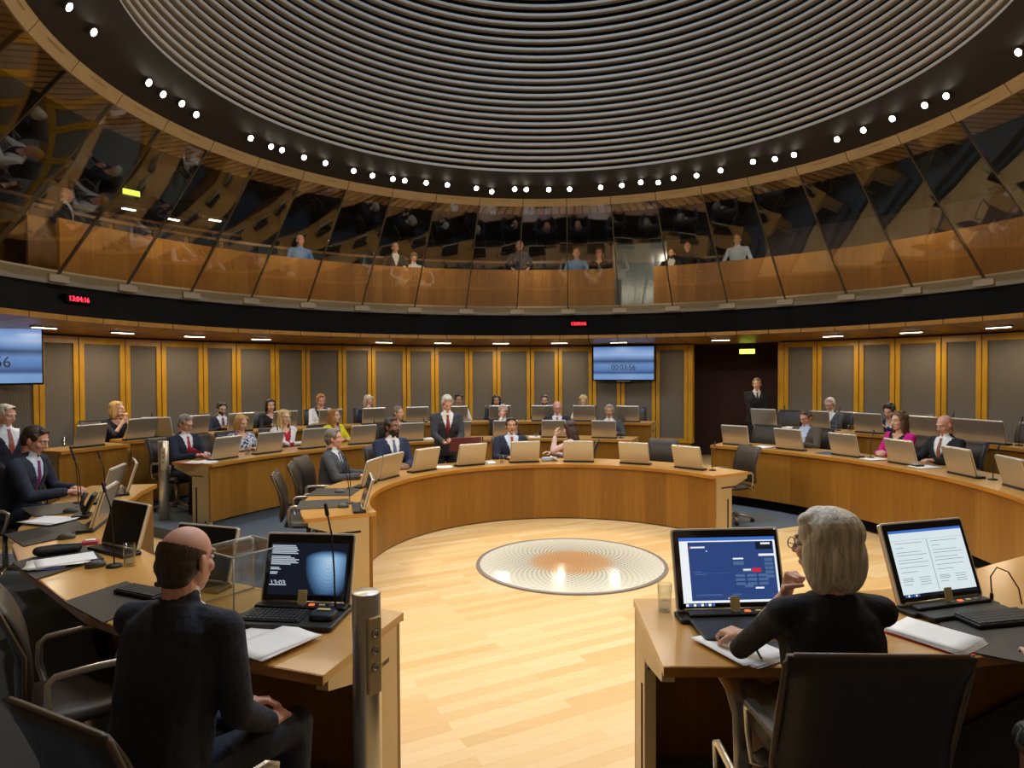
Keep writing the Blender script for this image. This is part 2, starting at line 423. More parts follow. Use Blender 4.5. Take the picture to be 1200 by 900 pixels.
# floor artwork: plain generic stand-in, rings of dots in cream, amber and slate blue
def art_mat():
    t = NT('glass_floor_disc'); t.set(Roughness=.25, Coat_Weight=.5, Coat_Roughness=.08)
    co = t.add('ShaderNodeTexCoord'); sx = t.add('ShaderNodeSeparateXYZ'); t.link(co.outputs['Object'], sx.inputs[0])
    ln = t.add('ShaderNodeVectorMath', operation='LENGTH'); t.link(co.outputs['Object'], ln.inputs[0])
    at = t.add('ShaderNodeMath', operation='ARCTAN2'); t.link(sx.outputs[0], at.inputs[0]); t.link(sx.outputs[1], at.inputs[1])
    def math(op, a, bb=None):
        n = t.add('ShaderNodeMath', operation=op)
        for i, q in enumerate((a, bb)):
            if q is None: continue
            if isinstance(q, (int, float)): n.inputs[i].default_value = q
            else: t.link(q, n.inputs[i])
        return n.outputs[0]
    a1 = math('SINE', math('MULTIPLY', at.outputs[0], 56))
    r1 = math('SINE', math('MULTIPLY', ln.outputs['Value'], 95))
    pr = math('MULTIPLY', a1, r1)
    dot = t.ramp(pr, [(.05, '000000'), (.35, 'ffffff')])
    base = t.ramp(ln.outputs['Value'], [(.0, 'e3a340'), (.36, 'e8b660'), (.48, 'e4ddb9'), (.78, 'ebe9d0'), (.9, 'f0eedd')])
    dcol = t.ramp(ln.outputs['Value'], [(.0, '8f7f9a'), (.3, '93839a'), (.5, '93a4bd'), (.85, 'e2e2d2')])
    mx = t.add('ShaderNodeMixRGB'); t.link(dot.outputs[0], mx.inputs[0]); t.link(base.outputs[0], mx.inputs[1]); t.link(dcol.outputs[0], mx.inputs[2])
    t.link(mx.outputs[0], t.b.inputs['Base Color']); return t.m
r = thing('floor_artwork', 'round cream and amber glass disc with dotted rings set in the floor', 'floor artwork', (0, 0, .0))
MB().lathe([(0, .0), (.945, .0), (.945, .012), (.93, .016), (0, .02)], 72, 0, None, False).build('glass_disc', art_mat(), r)
MB().ring([(.945, 0), (.945, .016), (.98, .014), (.985, 0)], (0, 0), 0, 2 * pi, 72, full=True).build('metal_rim', plain('grey_rim', 'a39d97', .35, .5), r)

# ---------------------------------------------------------------- back wall with panels
def wall_panel(a0, a1, root, z0=.43, z1=2.53, R=7.30):
    g = .006; a0 += g / 2 / R * 3; a1 -= g / 2 / R * 3; n = 3; w = .075 / R; wt = .1
    f = MB()
    f.ring([(R, z0), (R, z1), (R + .07, z1), (R + .07, z0)], U0, a0, a0 + w, 1)
    f.ring([(R, z0), (R, z1), (R + .07, z1), (R + .07, z0)], U0, a1 - w, a1, 1)
    f.ring([(R, z1 - wt), (R, z1), (R + .07, z1), (R + .07, z1 - wt)], U0, a0 + w, a1 - w, n)
    f.ring([(R, z0), (R, z0 + wt), (R + .07, z0 + wt), (R + .07, z0)], U0, a0 + w, a1 - w, n)
    p = MB().ring([(R + .022, z0 + wt), (R + .022, z1 - wt), (R + .06, z1 - wt), (R + .06, z0 + wt)], U0, a0 + w, a1 - w, n).build('acoustic_panel', FAB, root)
    f.build('panel_frame', YEL, p)
s1, s2 = .1036, .0856
JL = [-1.1961]
k = 0
while JL[0] > -2.0: JL.insert(0, JL[0] - (s2 if k % 2 == 0 else s1)); k += 1
k = 0
while len([j for j in JL if j > -1.19]) < 18: JL.append(JL[-1] + (s1 if k % 2 == 0 else s2)); k += 1
JL[-1] = .515
wall = MB().ring([(7.38, 0), (7.38, 2.62), (7.5, 2.62), (7.5, 0)], U0, JL[0], .522, 60).build('wall_back', DARK)
struct(wall)
for a, c in zip(JL[:-1], JL[1:]): wall_panel(a, c, wall)
pl = MB().ring([(7.315, .0), (7.315, .42), (7.38, .42), (7.38, .0)], U0, JL[0], .522, 60).build('baseboard_back', WPAN); struct(pl)
JR = [.7795]
for k in range(5): JR.append(JR[-1] + (s2 if k % 2 == 0 else s1))
JR.append(1.345)
wall2 = MB().ring([(7.38, 0), (7.38, 2.62), (7.5, 2.62), (7.5, 0)], U0, .768, 1.36, 30).build('wall_right', DARK); struct(wall2)
for a, c in zip(JR[:-1], JR[1:]): wall_panel(a, c, wall2)
struct(MB().ring([(7.315, .0), (7.315, .42), (7.38, .42), (7.38, .0)], U0, .768, 1.345, 30).build('baseboard_right', WPAN))
struct(MB().ring([(7.30, .43), (7.30, 2.53), (7.5, 2.53), (7.5, .43)], U0, .515, .528, 1).build('trim_1', YEL))
struct(MB().ring([(7.30, .43), (7.30, 2.53), (7.5, 2.53), (7.5, .43)], U0, .764, .7795, 1).build('trim_2', YEL))
# entrance recess: maroon wall behind, dark opening on the far right
struct(MB().ring([(8.9, 0), (8.9, 2.7), (9.0, 2.7), (9.0, 0)], U0, .40, .90, 10).build('wall_entrance', MAROON))
struct(MB().ring([(7.5, 2.56), (9.0, 2.56), (9.0, 2.66), (7.5, 2.66)], U0, .40, .90, 10).build('ceiling_entrance', MAROON))
struct(MB().ring([(8.8, 0), (8.8, 2.9), (8.9, 2.9), (8.9, 0)], U0, 1.3, 2.0, 10).build('wall_side', DARK))

# ---------------------------------------------------------------- soffit, fascia
pc, scs = -1.4759, .0947
b = MB()
for i in range(-6, 38):
    a0 = pc + scs * i; a1 = a0 + scs - .0022
    b.ring([(6.18, 2.722), (6.18, 2.655), (6.22, 2.648), (6.75, 2.60), (7.48, 2.545), (7.48, 2.62)], U0, a0, a1, 2)
struct(b.build('ceiling_soffit', WSOFF))
b = MB(); b.ring([(6.93, 3.205), (6.24, 2.722), (6.3, 2.725), (7.6, 2.73), (7.6, 3.15)], U0, -2.05, 2.05, 80)
struct(b.build('trim_fascia', BLACK))
b = MB(); b.ring([(6.875, 3.2), (6.86, 3.25), (6.86, 3.36), (6.93, 3.4), (7.0, 3.2)], U0, -2.05, 2.05, 80)
struct(b.build('trim_gallery_lip', GREYLIP))
LIGHTW = emis('warm_tube', 'fff1d6', 14.)
GREENX = emis('exit_green', 'd8ff58', 2.2)
for j, (px, py) in enumerate([(52, 379), (144, 386), (228, 391), (306, 395.5), (450, 400.5), (518.5, 401.5), (587, 401.7), (655.5, 402), (725, 401.7), (844.5, 399), (976, 394.5), (1067.5, 390), (1170, 384)]):
    p = WR(px, py, 6.72, U0); a = ang(U0, p)
    if j == 0:
        L0 = thing('ceiling_light', 'slim glowing strip light recessed in the timber soffit', 'ceiling light', (p.x, p.y, 2.598), -a, 'strip lights along the timber soffit')
        MB().rbox(-.19, .19, -.04, .04, -.016, .012, .012, ax=2).build('housing', ALUD, L0)
        MB().rbox(-.17, .17, -.028, .028, -.02, -.012, .01, ax=2).build('diffuser', LIGHTW, L0)
    else: dup(L0, (p.x, p.y, 2.598), -a)
    light('strip_glow', 'AREA', (p.x, p.y, 2.56), 11., (1, .84, .6), .3, (p.x * .96, p.y * .96, 0))

# ---------------------------------------------------------------- dome, black ring, timber band
def domeR(z): t = (z - 5.53) / 4.2; return 4.46 - .12 * t - 1.9 * max(0, t) ** 2.4
b = MB()
zs = [5.56 + .117 * i for i in range(36)]
for z in zs:
    R = domeR(z); b.ring([(R, z), (R - .010, z + .012), (R - .010, z + .043), (R, z + .055), (R + .07, z + .055), (R + .07, z)], U0, 0, 2 * pi, 120, full=True)
prof = [(domeR(z) + .16, z) for z in [5.5 + .3 * i for i in range(15)]]
back = MB().ring(prof + [(.02, prof[-1][1] + .1), (.02, prof[-1][1] + .2)] + [(r + .05, z) for r, z in prof[::-1]], U0, 0, 2 * pi, 96, full=True, smooth=True).build('ceiling', DARK)
struct(back)
b.build('slat_rings', SLAT, back)
b = MB().ring([(4.44, 5.56), (5.08, 5.25), (5.08, 5.32), (4.62, 5.62)], U0, 0, 2 * pi, 120, full=True)
struct(b.build('ceiling_ring', BLKRING))
b = MB()
pa, sa = -1.78, .1616
for i in range(-9, 31):
    a0 = pa + sa * i; b.ring([(5.08, 5.255), (5.174, 5.125), (5.22, 5.14), (5.12, 5.28)], U0, a0 + .0012, a0 + sa - .0012, 3)
struct(b.build('trim_band', BAND))
b = MB()
for i in range(-9 * 6, 31 * 6):
    a0 = pa + sa / 6 * i; b.ring([(5.19, 5.13), (5.85, 5.14), (5.85, 5.2), (5.19, 5.2)], U0, a0 + .0035, a0 + sa / 6 - .0035, 1)
gc = MB().ring([(5.2, 5.21), (11.2, 5.6), (11.2, 5.75), (5.2, 5.35)], U0, -2.4, 2.4, 60).build('ceiling_gallery', DARK); struct(gc)
b.build('timber_slats', BAND, gc)
# spotlights on the black ring
SPOTS = [(79, 3), (108, 33), (173, 93), (190, 107), (212, 118), (229, 131), (293, 159), (317, 169), (329.7, 173), (355.6, 182), (380.8, 188.5), (414, 198), (436, 203.5), (460, 207.5), (474, 209.5), (499, 212), (524, 214.5), (558, 218.5), (576, 222.5), (603, 219.5), (616.7, 220), (643, 220), (667.5, 219.5), (704, 217.5), (728.8, 215), (751, 211.5), (771.5, 211.7), (789.5, 206.5), (816.5, 203.5), (844.7, 197.4), (883, 187), (908.5, 183.7), (931, 178.7), (981.5, 160.5), (1012.5, 149.5), (1046.5, 136), (1084.7, 120), (1110, 109), (1195, 57)]
EXTRA = [RAD(d) for d in (112, 124, 136, 148, 160, 172, 184, 196, 208, 220, 232, 244)]
LAMP = emis('lamp_white', 'fff4dd', 30.)
S0 = None
spot_pos = []
for (px, py) in SPOTS:
    z = 5.4
    for _ in range(12):
        p = W(px, py, z); R = hypot(p.x - U0[0], p.y - U0[1]); z = .5 * z + .5 * max(5.25, min(5.55, 5.55 - (R - 4.46) * .484)) 
    spot_pos.append(V((p.x, p.y, z - .03)))
for i, p in enumerate(spot_pos):
    aim = V((-p.x * .55, -p.y * .5, .6)); d = (aim - p).normalized()
    if S0 is None:
        S0 = thing('spotlight', 'small round spotlight glowing white on the black ring below the slatted ceiling', 'spotlight', p, 0, 'spotlights around the black ceiling ring')
        MB().lathe([(0, .09), (.03, .09), (.045, .05), (.045, -.02), (.04, -.02), (.038, .0), (0, .0)], 16).build('can', BLKRING, S0)
        MB().lathe([(0, -.026), (.034, -.024), (.042, -.016), (.042, .0), (0, .004)], 16).build('lens', LAMP, S0); o = S0
    else: o = dup(S0, p, 0)
    o.rotation_euler = (-d).to_track_quat('Z', 'Y').to_euler()
    if i % 2 == 0: light('spot_beam', 'SPOT', p + d * .05, 72., (1, .86, .66), .06, aim + V((random.uniform(-1.6, 1.6), random.uniform(-1.6, 1.6), 0)), RAD(110), .8)
for (x0, y0, tx, ty) in ((-2.6, -3.0, -2.6, -4.2), (2.4, -3.2, .8, -4.2), (-3.9, -1.8, -4.6, -1.6), (3.6, -2., 2.6, -3.2)):  # added spots that brighten the near desks, no fittings modelled
    light('spot_beam', 'SPOT', (x0, y0, 5.3), 115., (1, .86, .66), .06, (tx, ty, .9), RAD(80), .8)
for a in EXTRA:   # the part of the ring above and behind the camera carries the same lamps
    p = pol(U0, 4.75, a); light('spot_beam', 'SPOT', (p[0], p[1], 5.3), 95., (1, .86, .66), .06, (-p[0] * .75, -p[1] * .75, .5), RAD(115), .8)
light('lantern_daylight', 'AREA', (0, .71, 9.3), 400., (.5, .7, 1.), 2.4, (0, .71, 0))

# ---------------------------------------------------------------- gallery glass
Ra, za, Rb, zb = 5.12, 5.215, 6.875, 3.25
for n_, i in enumerate(range(-2, 25)):
    a0 = pa + sa * i; a1 = a0 + sa; g = .0022
    win = thing('window_%d' % (n_ + 1), None, None); struct(win)
    def P4(a, f, off): 
        R = Ra + (Rb - Ra) * f + off * .745; z = za + (zb - za) * f + off * .667
        x, y = pol(U0, R, a); return (x, y, z)
    b = MB(); N = 5; vs = []
    for off in (0, .012):
        for f in (0, 1):
            for a in (a0 + g, a1 - g): vs.append(P4(a, f, off))
    b.add(vs, [(0, 1, 3, 2), (4, 6, 7, 5), (0, 2, 6, 4), (1, 5, 7, 3), (0, 4, 5, 1), (2, 3, 7, 6)])
    b.build('pane', GLASS, win)
    b = MB(); p0, p1 = V(P4(a0, .03, .03)), V(P4(a0, 1, .03))
    b.tube([p0, p1], .02, 4, flat=(.010, .022)); b.build('mullion', plain('dark_bronze', '6a6150', .4, .5), win)
    x, y = pol(U0, 6.85, a0)
    b = MB(); b.rbox(-.15, .15, -.035, .03, -.05, .06, .012, T=M.Translation((x, y, 3.27)) @ M.Rotation(-a0, 4, 'Z')); b.build('bracket', plain('bracket_beige', 'a3937a', .5, .2), win)

# gallery floor, timber front, benches, back wall
struct(MB().ring([(6.9, 3.1), (6.9, 3.19), (11.2, 3.19), (11.2, 3.1)], U0, -2.3, 2.3, 60).build('floor_gallery', FABK))
aL = ang(U0, WR(70, 290, 7.5)); aO0 = ang(U0, WR(720, 330, 7.5)); aO1 = ang(U0, WR(766, 330, 7.5))
for q, (a0, a1) in enumerate(((-2.2, aL - .14), (aL, aO0), (aO1, 2.05))):
    w = struct(MB().ring([(7.5, 3.19), (7.5, 4.27), (7.56, 4.27), (7.56, 3.19)], U0, a0, a1, 50).build('wall_gallery_front', WPAN_G))
struct(MB().ring([(10.6, 3.19), (10.6, 5.6), (10.7, 5.6), (10.7, 3.19)], U0, -2.3, 2.3, 60).build('wall_gallery_back', plain('gallery_dark', '2b2520', .8)))
ap0 = ang(U0, WR(640, 280, 10.5)); ap1 = ang(U0, WR(832, 280, 10.5))
struct(MB().ring([(10.5, 4.0), (10.5, 5.4), (10.58, 5.4), (10.58, 4.0)], U0, ap0, ap1, 10).build('wall_gallery_panel', plain('taupe_panel', '6a5d4c', .6)))
ar0 = ang(U0, WR(905, 280, 10.4))
struct(MB().ring([(9.6, 3.19), (9.6, 5.2), (9.68, 5.2), (9.68, 3.19)], U0, ar0, 2.0, 20).build('wall_gallery_side', plain('plum_panel', '55474a', .7)))
SEATB = plain('navy_seat', '28323f', .8); RAIL = wood_grain('bench_rail', '6d4a20', '85602f', .4, (4, 4, 4))
for q, (a0, a1, R, z, lab) in enumerate(((aL + .02, -.62, 8.35, 4.62, 'navy seat backs under a timber rail behind the left timber gallery front'), (-.60, aO0 - .01, 8.35, 4.61, 'navy seat backs under a timber rail behind the central gallery front'), (aL + .02, -.7, 9.2, 4.93, 'second bench row with navy backs at the left of the gallery'), (aO1 + .02, .62, 8.35, 4.55, 'short navy bench behind the gallery front right of the glass door'))):
    bt = thing('gallery_bench', lab, 'bench', (0, 0, 0), 0, 'gallery benches')
    m = MB(); nn = max(3, int((a1 - a0) * R / .62))
    for k in range(nn):
        b0 = a0 + (a1 - a0) * k / nn; b1 = a0 + (a1 - a0) * (k + 1) / nn
        MB().ring([(R, z - .2), (R, z - .05), (R + .05, z - .05), (R + .05, z - .2)], U0, b0 + .006, b1 - .006, 2).build('seat_back', SEATB, bt)
    MB().ring([(R - .02, z - .05), (R - .02, z), (R + .07, z), (R + .07, z - .05)], U0, a0, a1, 24).build('rail', RAIL, bt)
    MB().ring([(R, 3.19), (R, z - .2), (R + .05, z - .2), (R + .05, 3.19)], U0, a0, a1, 24).build('bench_body', RAIL, bt)
# pale blue glass door in the gallery gap
d0, d1 = aO0 + .004, aO1 - .002
dr = thing('door_1', None, None); struct(dr)
MB().ring([(8.6, 3.22), (8.6, 5.0), (8.62, 5.0), (8.62, 3.22)], U0, d0 - .01, d1 + .02, 4).build('door_leaf', plain('frosted_blue_glass', '8593a0', .15, .2), dr)
MB().ring([(8.55, 3.22), (8.55, 5.05), (8.66, 5.05), (8.66, 3.22)], U0, d0 - .018, d0 - .01, 1).build('door_post', ALUD, dr)
# added lights without fittings that brighten the gallery front and spectators
for a in (-1.55, -1.25, -.95, -.62, -.3, .05, .4, .75, 1.1, 1.45):
    x, y = pol(U0, 6.75, a); x2, y2 = pol(U0, 7.7, a); light('gallery_fill', 'AREA', (x, y, 4.9), 14., (1, .82, .58), .3, (x2, y2, 3.4))
# exit signs
def exit_sign(p, rz, lab):
    e = thing('exit_sign', lab, 'exit sign', p, rz)
    MB().rbox(-.17, .17, -.03, .03, -.06, .06, .01).build('sign_box', ALUD, e)
    MB().rbox(-.155, .155, -.036, -.028, -.048, .048, .008).build('lit_face', GREENX, e)
    MB().cyl((-.1, 0, .055), (-.1, 0, .18), .006).build('hanger', ALUD, e); MB().cyl((.1, 0, .055), (.1, 0, .18), .006).build('hanger', ALUD, e)
p = WR(876, 407, 7.8); exit_sign((p.x, p.y, 2.38), -ang(U0, p), 'glowing yellow green exit sign hanging over the entrance by the standing usher')
p = WR(153, 226, 9.0); exit_sign((p.x, p.y, p.z), -ang(U0, p), 'glowing green exit sign high in the left gallery behind the glass')
for j, (px, py) in enumerate(((151, 245), (203, 257), (252, 258))):  # violet strips, each with a small glowing middle
    p = WR(px, py, 9.6)
    o = thing('gallery_strip', 'small violet strip with a glowing middle at the back of the left gallery', 'lamp', p, -ang(U0, p), 'violet strips in the left gallery')
    MB().rbox(-.3, .3, -.05, .05, 0, .05, .02, ax=2).build('housing', plain('violet_housing', '5d4465', .6), o)
    MB().rbox(-.12, .12, -.03, .03, -.015, .0, .01, ax=2).build('glow_piece', LIGHTW, o)

# red digital clocks on the fascia, wall screens
RED = emis('led_red', 'ff2438', 6.)
def text(s, size, mat, parent, loc, rot, name='digits', ext=.001, align='CENTER', sx=1.):
    c = bpy.data.curves.new(name, 'FONT'); c.body = s; c.size = size; c.extrude = ext; c.align_x = align; c.align_y = 'CENTER'
    o = bpy.data.objects.new(name, c); COL.objects.link(o); c.materials.append(mat); o.parent = parent; o.location = loc; o.rotation_euler = rot; o.scale = (sx, 1, 1)
    dg = bpy.context.evaluated_depsgraph_get(); dg.update()
    me = bpy.data.meshes.new_from_object(o.evaluated_get(dg), depsgraph=dg); bpy.data.objects.remove(o)
    o = bpy.data.objects.new(name, me); COL.objects.link(o); o.parent = parent; o.location = loc; o.rotation_euler = rot; o.scale = (sx, 1, 1)
    if not me.materials: me.materials.append(mat)
    return o
for (px, py, lab) in ((92, 351, 'red digital clock glowing on the black fascia at upper left'), (678, 379.5, 'red digital clock glowing on the black fascia near the centre of the far wall')):
    p = WR(px, py, 6.5); a = ang(U0, p)
    c = thing('digital_clock', lab, 'clock', (p.x, p.y, p.z), -a)
    MB().rbox(-.20, .20, -.01, .12, -.06, .06, .01).build('case', BLACK, c)
    text('13:04:16', .095, RED, c, (0, -.014, 0), (pi / 2, 0, 0))
def screen_mat():
    t = NT('blue_screen'); t.set(Base_Color=(0, 0, 0, 1), Roughness=.3)
    co = t.add('ShaderNodeTexCoord'); sx = t.add('ShaderNodeSeparateXYZ'); t.link(co.outputs['UV'], sx.inputs[0])
    r = t.ramp(sx.outputs[1], [(.0, '7fa6dd'), (.14, '86addf'), (.2, '3f5c8c'), (.3, '5f86c0'), (.45, '6f97d2'), (.56, '2f466e'), (.62, '5d83bd'), (.75, '9cbcec'), (.9, '86aae2'), (1., '5d82bc')])
    nz = t.add('ShaderNodeTexNoise', i_Scale=2.5); t.link(co.outputs['UV'], nz.inputs['Vector'])
    mx = t.add('ShaderNodeMixRGB', blend_type='SOFT_LIGHT'); mx.inputs[0].default_value = .5; t.link(r.outputs[0], mx.inputs[1]); t.link(nz.outputs['Fac'], mx.inputs[2])
    t.link(mx.outputs[0], t.b.inputs['Emission Color']); t.set(Emission_Strength=.75); return t.m
SCRB = screen_mat(); INK = plain('screen_ink', '10182a', .6)
def wall_screen(p, rz, w, h, lab, size):
    s_ = thing('wall_screen', lab, 'screen', p, rz)
    MB().rbox(-w / 2 - .02, w / 2 + .02, 0, .06, -h / 2 - .025, h / 2 + .02, .012).build('bezel', BLACK, s_)
    MB().add([(-w / 2, -.003, -h / 2), (w / 2, -.003, -h / 2), (w / 2, -.003, h / 2), (-w / 2, -.003, h / 2), (-w / 2, .01, -h / 2), (w / 2, .01, -h / 2), (w / 2, .01, h / 2), (-w / 2, .01, h / 2)],
             [(0, 1, 2, 3), (4, 7, 6, 5), (0, 4, 5, 1), (2, 6, 7, 3), (1, 5, 6, 2), (0, 3, 7, 4)], 0, [[(0, 0), (1, 0), (1, 1), (0, 1)]] + [[(0, 0)] * 4] * 5).build('picture', SCRB, s_)
    text('00:03:56', size, INK, s_, (.0, -.006, -.14 * h), (pi / 2, 0, 0), sx=.9)
    MB().rbox(-.15, .15, .01, .05, -h / 2 - .045, -h / 2 - .022, .008).build('speaker_bar', ALUD, s_)
    MB().rbox(-.12, .12, .05, .16, -.1, .1, .01).build('wall_mount', BLACK, s_)
p = WR(730.5, 425.5, 7.12); a = ang(U0, p); wall_screen((p.x, p.y, p.z), -a, 1.30, .715, 'wide blue timer screen on the far wall, beside the entrance', .17)
p = WR(-2, 416, 6.5); q = WR(47, 416, 7.05); a = ang(U0, q)
dirn = V((cos(-RAD(62)), 0, 0))
p0 = WR(49, 416, 6.95); rz = RAD(48)
wall_screen((p0.x - .65 * cos(rz), p0.y - .65 * sin(rz), p0.z), rz, 1.30, .74, 'wide blue timer screen on the left wall, cut by the photo edge', .2)
# closes the gap between the far upper tier and the soffit on the left
# ---------------------------------------------------------------- desks
LEATHER = plain('dark_brown_leather', '2c231b', .42, 0, .12, 60., .15)
MATL = plain('desk_mat_leather', '33312c', .5, 0, .1, 90., .1)
SILV = plain('silver_casing', 'c2b8a6', .34, .75)
RIMW = plain('white_rim', 'e6e2d8', .4)
SCRD = plain('black_screen', '0b0b0c', .12)
BLKP = plain('black_plastic', '161616', .45)
KEYS = plain('dark_keys', '2b2b2d', .5)
PAPER = plain('white_paper', 'fbfaf6', .8)
RUBB = plain('charcoal_plastic', '2a2a2a', .6)

def off(A, B, d):  # point moved d metres from A towards B
    out = []
    for p, q in zip(A, B):
        L = hypot(q[0] - p[0], q[1] - p[1]); out.append((p[0] + (q[0] - p[0]) * d / L, p[1] + (q[1] - p[1]) * d / L))
    return out

def desk(label, A, B, zt, zf, kick=.1, group=None, endA=True, endB=True, name='curved_desk'):
    """A: edge towards the room centre, B: user's edge"""
    d = thing(name, label, 'desk', (0, 0, 0), 0, group)
    m = MB(); m.strip(A, B, zt - .035, zt, 0); m.build('worktop', WTOP, d)
    e = MB(); e.strip(off(A, B, -.006), off(A, B, .004), zt - .04, zt - .002); e.strip(off(B, A, -.006), off(B, A, .002), zt - .04, zt - .002); e.build('edge_trim', WEDGE, d)
    m = MB(); m.strip(off(A, B, .035), off(A, B, .065), zf + kick, zt - .035); m.build('front_panel', WPAN, d)
    m = MB(); m.strip(off(A, B, .10), off(A, B, .13), zf, zf + kick + .01); m.build('kick_board', BLACK, d)
    for idx, on, sg in ((0, endA, 1), (-1, endB, -1)):
        if not on: continue
        a, b_ = V(A[idx]), V(B[idx]); t = (b_ - a).normalized(); n = V(A[idx + sg]) - V(A[idx]); n = (n - t * n.dot(t)).normalized(); L = (b_ - a).length
        T = M(((t.x, n.x, 0, a.x), (t.y, n.y, 0, a.y), (0, 0, 1, 0), (0, 0, 0, 1)))
        m = MB(); m.box(.05, .32, .0, .05, zf + .0, zt - .035, 0, T)
        vs = [(.32, 0, zt - .17), (.32, 0, zt - .035), (L - .03, 0, zt - .035), (L - .03, 0, zt - .075), (.32, .05, zt - .17), (.32, .05, zt - .035), (L - .03, .05, zt - .035), (L - .03, .05, zt - .075)]
        m.add(vs, [(0, 1, 2, 3), (4, 7, 6, 5), (0, 4, 5, 1), (1, 5, 6, 2), (2, 6, 7, 3), (3, 7, 4, 0)], 0, None, False, T)
        ep = m.build('end_panel', BEIGE, d)
        m = MB(); m.box(.245, .262, -.004, .01, zf + .03, zt - .3, 0, T); m.build('cable_slot', BLACK, ep)
    # inner support frame, legs and shelf under the top
    m = MB(); k = max(2, len(A) // 6)
    ids = range(k, len(A) - 1, k)
    A1, B1 = off(A, B, .14), off(A, B, .40)
    m.strip(A1, B1, zt - .17, zt - .15); m.build('cable_shelf', RUBB, d)
    return d

def row_desk(label, c, Ri, Ro, a0, a1, zt, zf, n=30, **k):
    return desk(label, arc(c, Ri, RAD(a0), RAD(a1), n), arc(c, Ro, RAD(a0), RAD(a1), n), zt, zf, **k)

row_desk('long curved oak desk of the innermost ring around the floor disc', C1, R1I, R1O, -113, 64, Z1, .0, 60, kick=.015)
row_desk('raised curved oak desk of the middle ring, ending left at the man with red tie', C2, R2I, R2O, -66.3, 25.2, Z2, .02, 44, kick=.13)
row_desk('raised curved oak desk of the middle ring on the right of the entrance', C2, R2I - .1, R2O - .05, 42.5, 112, Z2, .02, 36, kick=.13)
row_desk('back row oak desk along the panelled wall, ending right below the wall screen', C3, R3I, R3O, -52, 26, Z3, T2 + .02, 36, kick=.03)
row_desk('back row oak desk segment in front of the blond woman with clasped hands', C3, R3I, R3O, -57.5, -52.6, Z3 + .005, T2 + .02, 5, kick=.03, endB=False)
row_desk('back row oak desk segment at far left, its open end holding a drinking glass', C3, R3I, R3O, -66.5, -58, Z3 - .03, T2 + .02, 6, kick=.03)
row_desk('back row oak desk on the right of the entrance behind the woman in magenta', C3, R3I, R3O, 44.5, 100, Z3, T2 + .02, 26, kick=.03)
desk('near left oak desk ring bending round to the table with the clear box', LIN, LOUT, Z2, .0, kick=.0)
NR = desk('near right oak table ring with two lit screens in front of the blond woman', RIN, ROUT, Z2, .0, kick=.0)
MB().tube([(-.03, -4.0, .80), (-.02, -4.16, .795), (-.01, -4.27, .76), (-.005, -4.33, .69), (-.005, -4.34, .55), (-.005, -4.34, .13)], .03, 8, flat=(.04, .008)).build('bent_leg', ALU, NR)

# ---------------------------------------------------------------- monitors
def lid_parts(root, w, h, tilt, z0, scr, name_back='casing'):
    """hinged lid: back faces -y, screen faces +y"""
    T = M.Translation((0, 0, z0)) @ M.Rotation(tilt, 4, 'X')
    c = MB().rbox(-w / 2, w / 2, -.024, -.002, 0, h, .014, T=T).build(name_back, SILV, root)
    r = MB().rbox(-w / 2 - .003, w / 2 + .003, -.006, .003, -.002, h + .003, .015, T=T); r.build('rim', RIMW, c)
    s = MB().rbox(-w / 2 + .006, w / 2 - .006, .001, .006, .008, h - .006, .01, T=T).build('screen', scr, root)
    return T, s

def make_monitor(label, loc, rz, w=.40, h=.285, tilt=RAD(17), scr=None, group=None, tilt_name='desk_monitor', plainscreen=True):
    m = thing(tilt_name, label, 'monitor', loc, rz, group)
    T, s = lid_parts(m, w, h, tilt, .028, scr or SCRD)
    MB().rbox(-w / 2 - .01, w / 2 + .01, -.03, .085, 0, .022, .012, ax=2).build('base_strip', BLKP, m)
    MB().cyl((-w / 2 + .03, .0, .03), (w / 2 - .03, .0, .03), .012).build('hinge', ALUD, m)
    return m, T
MON0 = []
def monitor(label, x, y, z, ux, uy, **k):
    """(ux,uy) points from the monitor towards its user"""
    rz = facing(ux, uy)
    if not k and MON0: return dup(MON0[0], (x, y, z), rz, label)
    m, T = make_monitor(label, (x, y, z), rz, **k)
    if not k: MON0.append(m)
    return m

# ---------------------------------------------------------------- microphones
def make_mic(label, loc, rz, bend=.05, h=.34):
    m = thing('gooseneck_microphone', label, 'microphone', loc, rz)
    MB().lathe([(0, 0), (.045, 0), (.042, .012), (.012, .018), (0, .018)], 16).build('mic_base', BLKP, m)
    MB().tube([(0, 0, .012), (0, .004, h * .4), (0, bend * .4, h * .75), (0, bend, h - .03)], .0042, 6).build('gooseneck', BLKP, m)
    MB().cap((0, bend, h - .035), (0, bend * 1.25, h + .01), .0095, .008).build('mic_capsule', RUBB, m)
    return m
MIC0 = []
def mic(label, x, y, z, ux, uy):
    rz = facing(ux, uy)
    if MIC0: return dup(MIC0[0], (x, y, z), rz, label)
    m = make_mic(label, (x, y, z), rz); MIC0.append(m); return m

